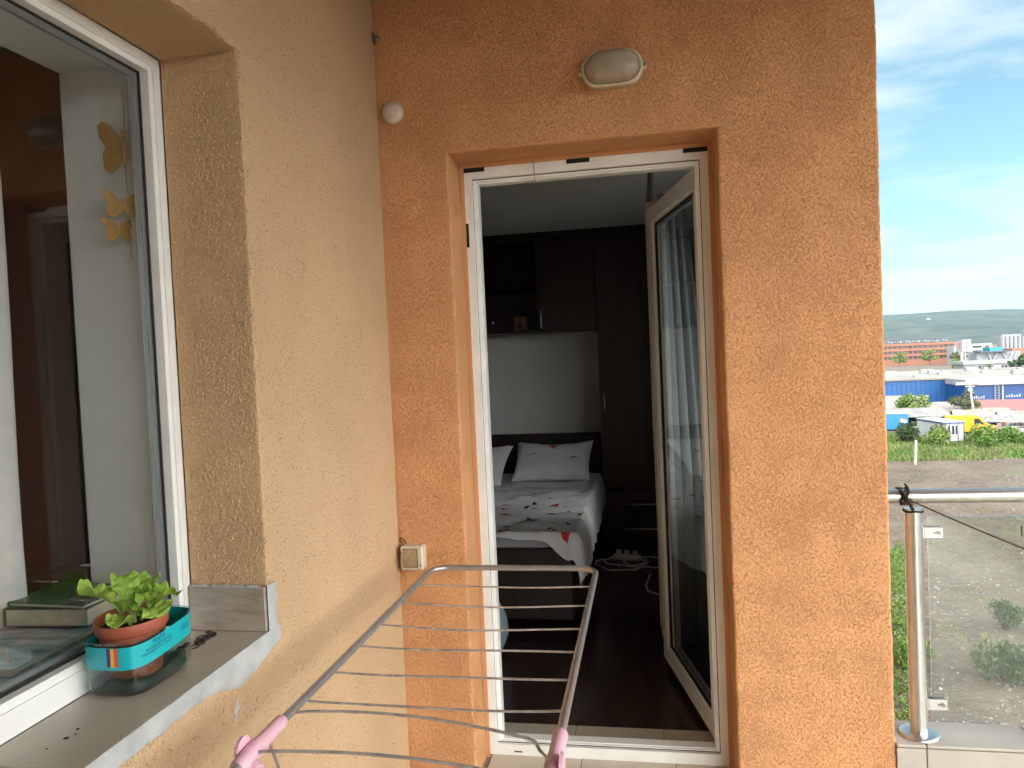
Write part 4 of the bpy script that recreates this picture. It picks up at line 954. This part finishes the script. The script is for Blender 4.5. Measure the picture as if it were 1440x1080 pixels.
# shrub belt before the cabins
for i, (x, y, rx, h, mt, n, lb) in enumerate((
    (31.6, 91.5, 1.6, 2.0, GR3, 900, 'dark shrub between the two site cabins'), (33.2, 88.0, 1.5, 2.3, GR5, 900, 'bright yellow green shrub in front of the white cabin'),
    (34.1, 89.6, 1.1, 2.6, GR4, 700, 'olive shrub half covering the long side of the white cabin'), (39.0, 89.0, 1.9, 2.4, GR5, 1100, 'yellow green shrub in front of the yellow van'),
    (41.6, 89.5, 1.8, 2.0, GR2, 900, 'mid green shrub at the nose of the yellow van'), (43.6, 87.0, 1.7, 2.0, GR1, 900, 'grass green shrub near the right edge of the lot'),
    (46.0, 89.5, 1.9, 2.6, GR3, 1000, 'dark green shrub at the far right of the lot'), (37.4, 85.5, 1.3, 1.4, GR2, 700, 'small low shrub before the white cabin corner'), (34.6, 101.5, 1.5, 1.6, GR3, 600, 'dark low shrub along the blue cabin'))):
    shrub(x, y, rx, h, mt, n, .16, 40+i, lb)
# cabins
def frame2(ox, oy, ang_): ca, sa = cos(ang_), sin(ang_); return lambda p: (ox+ca*p[0]-sa*p[1], oy+sa*p[0]+ca*p[1], G+p[2])
WHITE = mat('white_cabin_paint', (.42, .42, .415), .6, var=.06, vs=2); BLUEP = mat('blue_cabin_paint', (.03, .19, .40), .5, var=.1, vs=2); NAVY = mat('navy_trim', (.03, .07, .20), .5)
DKWIN = mat('dark_window_glass', (.03, .035, .045), .15, var=.2)
f = frame2(34.8, 90.06, radians(8.5))
t = thing('site_cabin', (35.4, 92.5, G), 'white site cabin with blue trim and a barred end window', 'cabin')
b = MB(); b.box((0, 0, .25), (2.3, 6.0, 2.35), rot=f)
for k in range(12): b.box((-.02, .2+k*.48, .3), (-.001, .36+k*.48, 2.3), rot=f)
obj('cabin_wall', b, WHITE, t)
b = MB(); b.box((-.08, -.08, 2.351), (2.38, 6.08, 2.52), rot=f); obj('cabin_roof', b, mat('pale_cabin_roof', (.36, .40, .36), .7, var=.15, vs=1), t)
b = MB(); b.box((-.085, -.085, 2.30), (2.385, -.001, 2.44), rot=f); b.box((-.085, -.001, 2.30), (-.021, 6.085, 2.44), rot=f)
for x in (0, .62, 1.55, 2.22): b.box((x, -.03, .25), (x+.07, -.002, 2.3), rot=f)
obj('trim', b, NAVY, t)
b = MB(); b.box((.92, -.02, 1.05), (1.18, -.003, 2.05), rot=f); b.box((1.32, -.02, 1.05), (1.50, -.003, 2.05), rot=f); obj('window', b, DKWIN, t)
f = frame2(35.6, 104.2, radians(-14))
t = thing('site_cabin', (33, 105, G), 'blue site cabin with a white disc on its end', 'cabin')
b = MB(); b.box((-6.0, 0, .2), (0, 2.3, 2.3), rot=f); obj('cabin_wall', b, BLUEP, t)
b = MB(); b.box((-6.05, -.06, 2.301), (.06, 2.36, 2.52), rot=f); obj('cabin_roof', b, mat('white_cabin_roof', (.42, .45, .47), .7), t)
b = MB(); b.lathe([(0, 0), (.42, 0), (.42, -.02)], (0, 0, 0), 'x', 20); b.v = [f((-.55+v[1], -.03+v[0], 1.45+v[2])) for v in b.v]; obj('white_disc', b, WHITE, t)
# yellow van
YEL = mat('yellow_van_paint', (.68, .33, .02), .3, var=.04, coat=.4)
f = frame2(37.9, 98.2, radians(-19))
t = thing('yellow_van', (40.5, 97.4, G), 'yellow high-roofed delivery van parked behind the shrubs', 'van')
prof = [(0, .45), (5.3, .45), (5.45, .75), (5.35, 1.15), (4.55, 1.38), (3.75, 2.28), (3.45, 2.42), (.25, 2.45), (.02, 2.3)]
b = MB(); b.prism(prof, lambda u, v: f((u, 0, v)), lambda u, v: f((u, 1.9, v)))
b2 = [(.04, 2.24), (.30, 2.40), (3.42, 2.37), (3.70, 2.24)]
b.prism(prof, lambda u, v: f((u*.985+.04, -.05, .06+v*.965)), lambda u, v: f((u*.985+.04, -.0002, .06+v*.965)))
obj('van_body', b, YEL, t)
b = MB(); b.prism([(3.15, 1.42), (4.25, 1.42), (3.62, 2.12), (3.15, 2.12)], lambda u, v: f((u, -.056, v)), lambda u, v: f((u, -.051, v))); obj('side_window', b, DKWIN, t)
b = MB(); b.prism([(4.52, 1.44), (3.80, 2.25), (3.86, 2.30), (4.58, 1.48)], lambda u, v: f((u+.03, .12, v)), lambda u, v: f((u+.03, 1.78, v))); obj('windscreen', b, mat('windscreen_glass', (.30, .36, .38), .12), t)
for u in (.95, 4.45):
    b = MB(); b.lathe([(0, .0), (.18, .01), (.2, .03), (.33, .03), (.35, -.05), (.35, -.18)], (0, 0, 0), 'y', 22); b.v = [f((u+v[0], v[1]-.05, .36+v[2])) for v in b.v]; obj('wheel', b, BLACK, t)
b = MB(); b.box((5.28, -.02, .85), (5.44, .28, 1.05), bev=.03, rot=f); obj('headlight', b, WHITE, t)
# sheds
TIN = mat('weathered_tin', (.15, .147, .14), .7, vs=.7, col2=(.28, .275, .265), stretch=(4, 1, 1), detail=5); TIN2 = mat('pale_fibre_cement', (.17, .155, .14), .85, vs=.8, col2=(.29, .275, .255), detail=6)
RUST = mat('rusty_roof', (.17, .125, .10), .85, vs=.6, col2=(.34, .30, .27), detail=6); REDR = mat('faded_red_roof', (.25, .10, .095), .7, var=.1, vs=1); DKW = mat('dark_plank', (.07, .055, .045), .9, var=.35, vs=2); BRK = mat('grubby_brick', (.25, .17, .13), .9, var=.25, vs=1)
def shed(x, y, a, w_, d, hw, hr, roof, wall, label, gable=True, open_=False):
    f = frame2(x, y, radians(a)); t = thing('shed', (x, y, G), label, 'shed')
    b = MB()
    if open_:
        b.box((-w_/2, d/2-.15, 0), (w_/2, d/2, hw), rot=f); b.box((-w_/2, -d/2, 0), (-w_/2+.12, d/2-.151, hw), rot=f); b.box((w_/2-.12, -d/2, 0), (w_/2, d/2-.151, hw), rot=f)
        for k in range(1, 4): b.box((-w_/2+k*w_/4-.08, -d/2, 0), (-w_/2+k*w_/4+.08, -d/2+.16, hw), rot=f)
        b.box((-w_/2+.13, -d/2+.01, 0), (-w_/4, -d/2+.10, hw*.55), rot=f)
    else: b.box((-w_/2, -d/2, 0), (w_/2, d/2, hw), rot=f)
    if gable:
        for s_ in (-1, 1): b.add([f((s_*w_/2, -d/2, hw)), f((s_*w_/2, d/2, hw)), f((s_*w_/2, 0, hw+hr))], [(0, 1, 2)])
    obj('shed_wall', b, wall, t)
    b = MB(); e = .35; n = 14
    def top(u, v):
        x_ = -w_/2-e+(w_+2*e)*u; y_ = -d/2-e+(d+2*e)*v
        z = hw+hr*(1-abs(y_)/(d/2)) if gable else hw+.02+hr*v
        return x_, y_, z+.05+.05*nz(x_*.9, y_*.9, x)
    b.grid(lambda u, v: f(top(u, v)), n, 8, smooth=False); b.grid(lambda u, v: f((top(u, v)[0], top(u, v)[1], top(u, v)[2]-.09)), n, 8, smooth=False)
    b.grid(lambda u, v: f((top(u, 0)[0], top(u, 0)[1], top(u, 0)[2]-.09*v)), n, 1, smooth=False); b.grid(lambda u, v: f((top(0, u)[0], top(0, u)[1], top(0, u)[2]-.09*v)), n, 1, smooth=False)
    obj('shed_roof', b, roof, t)
    if not open_:
        b = MB(); b.box((-w_*.2, -d/2-.03, .1), (-w_*.2+.9, -d/2-.002, min(hw-.1, 1.9)), rot=f); b.box((w_*.15, -d/2-.03, .9), (w_*.15+1.0, -d/2-.002, min(hw-.15, 1.7)), rot=f); obj('opening', b, DKWIN, t)
shed(37.6, 108.0, -6, 7.4, 5.0, 1.75, .75, TIN, DKW, 'long open-fronted shed with a grey tin roof behind the cabins', False, True)
shed(41.0, 124.5, -20, 7.5, 6.0, 1.9, 1.5, TIN2, BRK, 'pale gabled shed standing close to the blue hall', True)
shed(44.8, 117.5, -12, 6.0, 5.5, 1.3, .8, TIN2, BRK, 'low shed with a pale patched roof in the middle of the yard', True)
shed(45.5, 109.5, -10, 4.2, 4.6, .9, 1.25, RUST, BRK, 'low shed with a rusty streaked roof left of the pole', True)
shed(48.6, 105.2, -24, 5.0, 4.0, .9, .6, TIN, DKW, 'dark open lean-to with a grey roof right of the pole', False, True)
shed(54.5, 119.5, -14, 8.5, 6.0, 1.4, 1.25, REDR, DKW, 'long shed with a faded red roof at the right edge', True)
shed(51.0, 108.5, -14, 4.5, 4.0, 1.0, .9, TIN2, BRK, 'pale roofed shed below the red roofed one', True)
shed(46.5, 98.4, -10, 3.6, 2.6, .35, .35, TIN, DKW, 'low grey sheet cover near the shrubs at right', False)
shed(49.6, 114.5, -16, 4.6, 4.2, 1.1, .8, RUST, DKW, 'rusty roofed shack right behind the pole', True)
shed(45.2, 122.0, -4, 4.4, 3.6, 1.5, .9, TIN, BRK, 'small grey roofed shack at the foot of the blue wall', True)
shed(42.2, 112.8, 8, 3.8, 3.2, 1.2, .5, TIN2, DKW, 'small pale lean-to between the tin shed and the middle roof', False)
shed(56.5, 111.5, -8, 5.0, 4.0, 1.3, .7, TIN, BRK, 'grey roofed shed at the right edge below the red roof', True)
tree('tree', 39.6, 114.5, 4.9, 2.3, GR5, 1400, .22, 61, 'bright green tree rising before the pale gabled shed', .25)
tree('tree', 46.2, 114.0, 4.6, 2.2, GR4, 900, .20, 62, 'sparse olive tree before the blue hall', .35)
shrub(41.6, 103.5, 1.4, 1.7, GR2, 800, .16, 63, 'dense green bush right beside the van')
tree('tree', 93.0, 196.0, 8.6, 4.6, GR3, 1300, .45, 64, 'big dark green tree at the right edge beyond the blue hall', .15)
tree('tree', 88.6, 205.0, 5.2, 3.0, GR4, 700, .4, 65, 'small olive tree beyond the hall roof', .2)
b = MB(); rr = random.Random(77)
for _ in range(420):
    y = rr.uniform(99, 121); x = .87+rr.uniform(.335, .50)*(y+2.45); q = rr.uniform(.15, .7); h = rr.uniform(.15, 1.1); a = rr.random()*3; f = frame2(x, y, a)
    b.box((-q, -q*rr.uniform(.4, 1), 0), (q, q*rr.uniform(.4, 1), h), rot=f, mi=rr.choice((0, 0, 1, 2, 3, 4)))
obj('scrap_heaps', b, [DKW, TIN, RUST, BRK, mat('bluish_junk', (.08, .13, .2), .7, var=.3)], kind='stuff')
# utility pole
t = thing('utility_pole', (46.75, 111.6, G), 'concrete utility pole with insulators among the sheds', 'pole')
CONC = mat('pale_concrete', (.40, .38, .36), .9, var=.12, vs=2)
b = MB(); b.tube([(46.75, 111.6, G), (46.2, 111.6, -4.9)], [.17, .11], 10); obj('shaft', b, CONC, t)
b = MB(); b.box((45.6, 111.5, -5.25), (46.8, 111.62, -5.13)); b.box((45.95, 111.45, -5.9), (46.5, 111.7, -5.4), bev=.05); obj('crossarm', b, CONC, t)
# blue hall
BLU = mat('blue_cladding', (.007, .080, .25), .45, var=.07, vs=.15, stretch=(1, 1, .2)); BLU2 = mat('deep_blue_cladding', (.006, .052, .18), .45, var=.07, vs=.2); FASC = mat('pale_fascia', (.30, .30, .30), .6, var=.06, vs=.4); ROOFM = mat('pale_membrane_roof', (.17, .163, .145), .85, vs=.12, col2=(.26, .25, .225), detail=7)
t = thing('blue_hall', (50, 150, G), 'long blue clad market hall with a pale flat roof', 'hall')
b = MB(); b.box((5, 136, G), (52.6, 175, -5.25)); 
for k in range(60): b.box((6+.78*k, 135.94, G), (6.05+.78*k, 135.999, -5.3))
obj('hall_wall', b, BLU, t)
b = MB(); b.box((52.0, 128, G), (92, 135.99, -6.0)); obj('front_wing', b, BLU2, t)
b = MB(); b.box((5, 135.7, -5.249), (52.3, 175, -4.98)); b.box((52.3, 136.0, -5.249), (92, 175, -5.0)); obj('hall_roof', b, ROOFM, t)
b = MB(); b.box((51.9, 127.6, -5.999), (92.2, 135.69, -5.05)); obj('fascia', b, FASC, t)
b = MB(); b.box((50.4, 127.4, -5.9), (53.8, 127.59, -5.45), bev=.05); obj('canopy_lip', b, FASC, t)
b = MB()
for (x0, x1, z) in ((52.9, 55.0, -8.2), (58.0, 60.3, -8.1), (61.5, 64., -8.15)):
    for k in range(6): b.box((x0+(x1-x0)*k/6, 127.95, z), (x0+(x1-x0)*(k+.6)/6, 127.99, z+.28+.10*(k % 3)))
obj('sign_letters', b, FASC, t)
b = MB()
for x in (56.3, 56.9): b.box((x, 127.8, G), (x+.08, 127.88, -6.1))
for k in range(11): b.box((56.39, 127.82, -10.2+.4*k), (56.89, 127.86, -10.14+.4*k))
obj('ladder', b, FASC, t)
b = MB()
for x in (57.4, 60.8): b.box((x, 127.85, G), (x+.22, 127.98, -6.1))
obj('downpipe', b, FASC, t)
rr = random.Random(5)
for k in range(26):
    b = MB(); x, y = rr.uniform(44, 80), rr.uniform(140, 172); b.box((x, y, -4.979), (x+rr.uniform(.8, 2.4), y+rr.uniform(.8, 1.6), -4.979+rr.uniform(.25, .8)))
    obj('roof_unit', b, FASC, t)
# parked cars on the far lot
def car(x, y, a, mt, label):
    f = frame2(x, y, radians(a)); t = thing('parked_car', (x, y, G), label, 'car', 'cars parked beyond the blue hall')
    b = MB(); P = [(-2.1, .4), (2.1, .4), (2.15, .8), (1.25, .95), (.6, 1.42), (-1.2, 1.45), (-1.9, 1.0), (-2.15, .9)]
    b.prism(P, lambda u, v: f((u, -.85, v)), lambda u, v: f((u, .85, v))); obj('car_body', b, mt, t)
    b = MB(); b.prism([(-1.5, 1.0), (1.05, 1.0), (.55, 1.36), (-1.15, 1.38)], lambda u, v: f((u, -.87, v)), lambda u, v: f((u, -.851, v))); obj('side_window', b, DKWIN, t)
    for u in (-1.35, 1.35):
        b = MB(); b.lathe([(0, .01), (.3, .01), (.32, -.2)], (0, 0, 0), 'y', 14); b.v = [f((u+v[0], -.83+v[1], .32+v[2])) for v in b.v]; obj('wheel', b, BLACK, t)
# sign pylon
t = thing('sign_pylon', (119.5, 300, G), 'tall white box sign with a red emblem on a pole', 'sign')
f = lambda p: (118.7+p[0], 300+p[1]+.55*0, p[2])
b = MB(); b.box((0, 0, -3.0), (3.3, 1.2, 1.4), rot=lambda p: (118.75+.97*p[0]-.0*p[1], 299.5+.2*p[0]+p[1], p[2])); b.box((-1.75, 0, -2.9), (-.02, 1.2, 1.2), rot=lambda p: (118.75+.9*p[0], 299.5-.8*p[0], p[2])); obj('sign_box', b, WHITE, t)
RED = mat('red_sign_paint', (.55, .06, .05), .5)
b = MB()
q = lambda u, v: (118.75+.97*u, 299.5+.2*u-.04, v)
for P in ([(1.15, -1.7), (1.45, -1.7), (1.45, .2), (1.15, .2)], [(1.6, -.7), (2.25, .2), (1.6, .2)], [(1.6, -.85), (2.25, -1.7), (1.6, -1.7)]): b.add([q(*p) for p in P], [tuple(range(len(P)))])
q = lambda u, v: (118.75+.9*u, 299.5-.8*u-.04, v)
for P in ([(-1.1, -1.7), (-.9, -1.7), (-.9, .2), (-1.1, .2)], [(-.85, -.7), (-.45, .2), (-.85, .2)], [(-.85, -.85), (-.45, -1.7), (-.85, -1.7)]): b.add([q(*p) for p in P], [tuple(range(len(P)))])
obj('emblem', b, RED, t)
b = MB(); b.box((118.3, 299.9, G), (119.0, 300.5, -3.01)); b.box((119.6, 299.9, G), (120.0, 300.5, -3.01)); obj('pylon_legs', b, CONC, t)
# orange office block
ORB = mat('salmon_facade', (.30, .125, .08), .8, var=.08, vs=.05); DKR = mat('dark_glazed_storey', (.07, .085, .10), .35, var=.3, vs=.3); BAND = mat('dim_window_band', (.045, .04, .04), .4, vs=.35, col2=(.11, .09, .08), stretch=(1, 1, .1))
f = lambda p: (155.8-.985*p[0]+.17*p[1], 403+.17*p[0]+.985*p[1], p[2])
t = thing('office_block', (140, 410, G), 'long salmon office block with dark window bands', 'building')
b = MB(); b.box((0, 0, G), (46, 16, -9.1), rot=f)
for z0, z1 in ((-9.1, -7.5), (-5.85, -4.65), (-3.1, -1.9), (-.45, .75)): b.box((0, 0, z0), (46, 16, z1), rot=f)
obj('facade', b, ORB, t)
for z0, z1 in ((-7.499, -5.851), (-4.649, -3.101), (-1.899, -.451)):
    b = MB(); b.box((.4, .5, z0), (45.6, 15.5, z1), rot=f)
    for k in range(20): b.box((.3+2.32*k, .25, z0), (.75+2.32*k, .499, z1), rot=f, mi=1)
    obj('window_band', b, [BAND, ORB], t)
b = MB(); b.box((3.0, .8, .751), (45, 15, 2.9), rot=f); obj('roof_storey', b, DKR, t)
b = MB()
for k in range(30): b.box((3.2+1.38*k, .5, 1.2+.25*(k % 3)), (3.2+1.38*k+.85, .79, 1.85+.2*(k % 2)), rot=f)
obj('roof_panels', b, FASC, t)
b = MB(); b.box((-4.2, 1.5, G), (-.01, 14, .4), rot=f); obj('stair_tower', b, mat('grey_glass_tower', (.20, .22, .235), .4, var=.15, vs=.3), t)
# white office building
t = thing('white_office', (160, 385, G), 'white stepped office building beside the sign', 'building')
WB = mat('white_facade', (.38, .38, .38), .7, var=.04, vs=.1)
b = MB(); b.box((153.9, 380, G), (159.0, 392, -.9)); b.box((159.01, 380.1, -4.0), (163.0, 392, -.7)); b.box((147.6, 383, G), (153.89, 392, -1.6)); obj('facade', b, WB, t)
for z in (-2.6, -4.8, -7.0):
    b = MB(); b.box((154.6, 379.8, z), (158.4, 379.99, z+.95)); 
    for k in range(3): b.box((148.3+1.9*k, 382.8, z), (149.6+1.9*k, 382.99, z+.95))
    obj('window_band', b, DKWIN, t)
b = MB(); b.box((159.9, 379.8, -2.5), (161.6, 379.99, -1.8)); obj('window_band', b, DKWIN, t)
# teal roofed canopy with raking white struts
t = thing('teal_canopy', (131, 302, G), 'glass pavilion with a teal roof and raking white struts', 'building')
b = MB(); b.box((128.2, 300, -3.3), (132.6, 306, -1.9)); obj('teal_roof', b, mat('teal_roof_paint', (.02, .22, .28), .5), t)
b = MB(); b.box((124.8, 299.8, -3.7), (135.2, 306.2, -3.301)); obj('dark_eave', b, DKR, t)
b = MB(); b.box((124.5, 302, G), (139.5, 308, -3.71)); obj('glass_wall', b, mat('grey_glazing', (.22, .25, .26), .3, var=.25, vs=.6), t)
b = MB()
for (xa, xb) in ((129.6, 131.4), (129.2, 128.0), (134.6, 133.0), (135.0, 136.6), (137.2, 137.9), (138.4, 138.9)): b.tube([(xa, 301.2, -7.0), (xb, 301.2, -3.75)], .20, 6)
obj('strut', b, WHITE, t)
# long low building
t = thing('low_store', (112, 264, G), 'long low pale store with a row of windows', 'building')
b = MB(); b.box((103.5, 260, G), (122, 268, -6.7)); obj('wall', b, mat('pale_grey_wall', (.22, .23, .235), .8, var=.06, vs=.2), t)
b = MB(); b.box((103.2, 259.6, -6.699), (122.4, 268.4, -5.7)); obj('parapet', b, FASC, t)
b = MB()
for k in range(9): b.box((108+1.1*k, 259.9, -8.8), (108.7+1.1*k, 259.99, -7.4))
obj('window_row', b, DKWIN, t)
# pale tower block
t = thing('tower_block', (204, 455, G), 'tall pale ribbed silo block at the right', 'building')
b = MB(); b.box((196.8, 450, G), (209.5, 454, 2.3))
for k in range(6): b.tube([(198+2.1*k, 450, G), (198+2.1*k, 450, 2.2)], .95, 12)
obj('wall', b, mat('pale_concrete_silo', (.26, .265, .28), .8, var=.05, vs=.1), t)
b = MB(); b.box((198.0, 450.5, 2.301), (208.4, 453.5, 3.4)); b.box((208.5, 449, 2.301), (226, 454, 5.4)); b.box((209.51, 449, G), (226, 454, 2.3)); obj('roof_house', b, mat('silo_upper', (.26, .27, .29), .8, var=.05, vs=.1), t)
b = MB(); b.box((176, 390, G), (200, 400, -3.9)); obj('salmon_house', b, ORB, label='small salmon house behind the big tree at right', category='building')
for i, (x, y, a, c, lb) in enumerate(((82, 192, 4, (.6, .6, .6), 'white car parked leftmost beyond the hall roof'), (86.5, 191.5, -3, (.66, .66, .64), 'bright white car parked second beyond the hall'), (91, 190.5, 2, (.08, .09, .10), 'dark car parked rightmost beyond the hall'))):
    car(x, y, a, mat('car_paint', c, .3, var=.03), lb)
for i, (x, y, lb) in enumerate(((112.5, 268.0, ''), )): pass
# street trees far off
for i, (x, y, h, lb) in enumerate(((127, 395, 7, 'pale green street tree in front of the salmon block, left'), (140, 392, 8, 'pale green street tree in front of the salmon block, middle'), (147.5, 380, 6.5, 'street tree left of the sign pylon'), (124.5, 320, 4.5, 'small tree at the right foot of the sign pylon'))):
    tree('tree', x, y, h, h*.5, GR5 if i != 2 else GR4, 350, .55, 80+i, lb, .2)
# hills
HILL = mat('wooded_hill', (.005, .014, .009), .95, vs=.012, col2=(.055, .068, .036), detail=9)
b = MB()
def hill(i, j):
    x = -2500+6500*i; r_ = j
    hh = 104-9*(x-785)/400*.55*(1 if x > 0 else .3)+9*nz(x*.0022, 1)+4*nz(x*.008, 4)
    y = 1500+1500*j; pr = min(1, (j/.85))**1.15 if j < .85 else 1-.3*(j-.85)/.15
    return (x, y+120*nz(x*.0012, j*3), G-2+(hh+12)*pr+(9*nz(x*.004, j*6, 2)+6*nz(x*.012, j*14, 7))*sin(pi*min(1, j/.9)))
b.grid(hill, 260, 46); obj('hills', b, HILL, base=(0, 0, 0), kind='structure')
# far scattered houses on the hill
for i, (x, y, z, s_, lb) in enumerate(((855, 2420, 62, 15, 'tiny bright white house on the wooded hillside'), (1000, 2300, 40, 13, 'tiny pale house lower on the wooded hillside'))):
    b = MB(); b.box((x-s_, y, z-14), (x+s_, y+14, z)); b.prism([(-1, 0), (1, 0), (0, .6)], lambda u, v: (x+u*s_, y-.5, z+.01+v*s_), lambda u, v: (x+u*s_, y+14.5, z+.01+v*s_)); obj('hill_house', b, WHITE, label=lb, category='house')

# air
b = MB(); b.box((-8200, -3200, G-3), (9200, 9200, 160))
hz = bpy.data.materials.new('haze_air'); hz.use_nodes = True; t = hz.node_tree; t.nodes.clear()
o = nd(t, 'ShaderNodeOutputMaterial'); v = nd(t, 'ShaderNodeVolumePrincipled'); v.inputs['Color'].default_value = (.50, .76, 1, 1); v.inputs['Density'].default_value = .000075; v.inputs['Anisotropy'].default_value = .2
t.links.new(v.outputs[0], o.inputs['Volume'])
obj('haze', b, hz, kind='stuff')
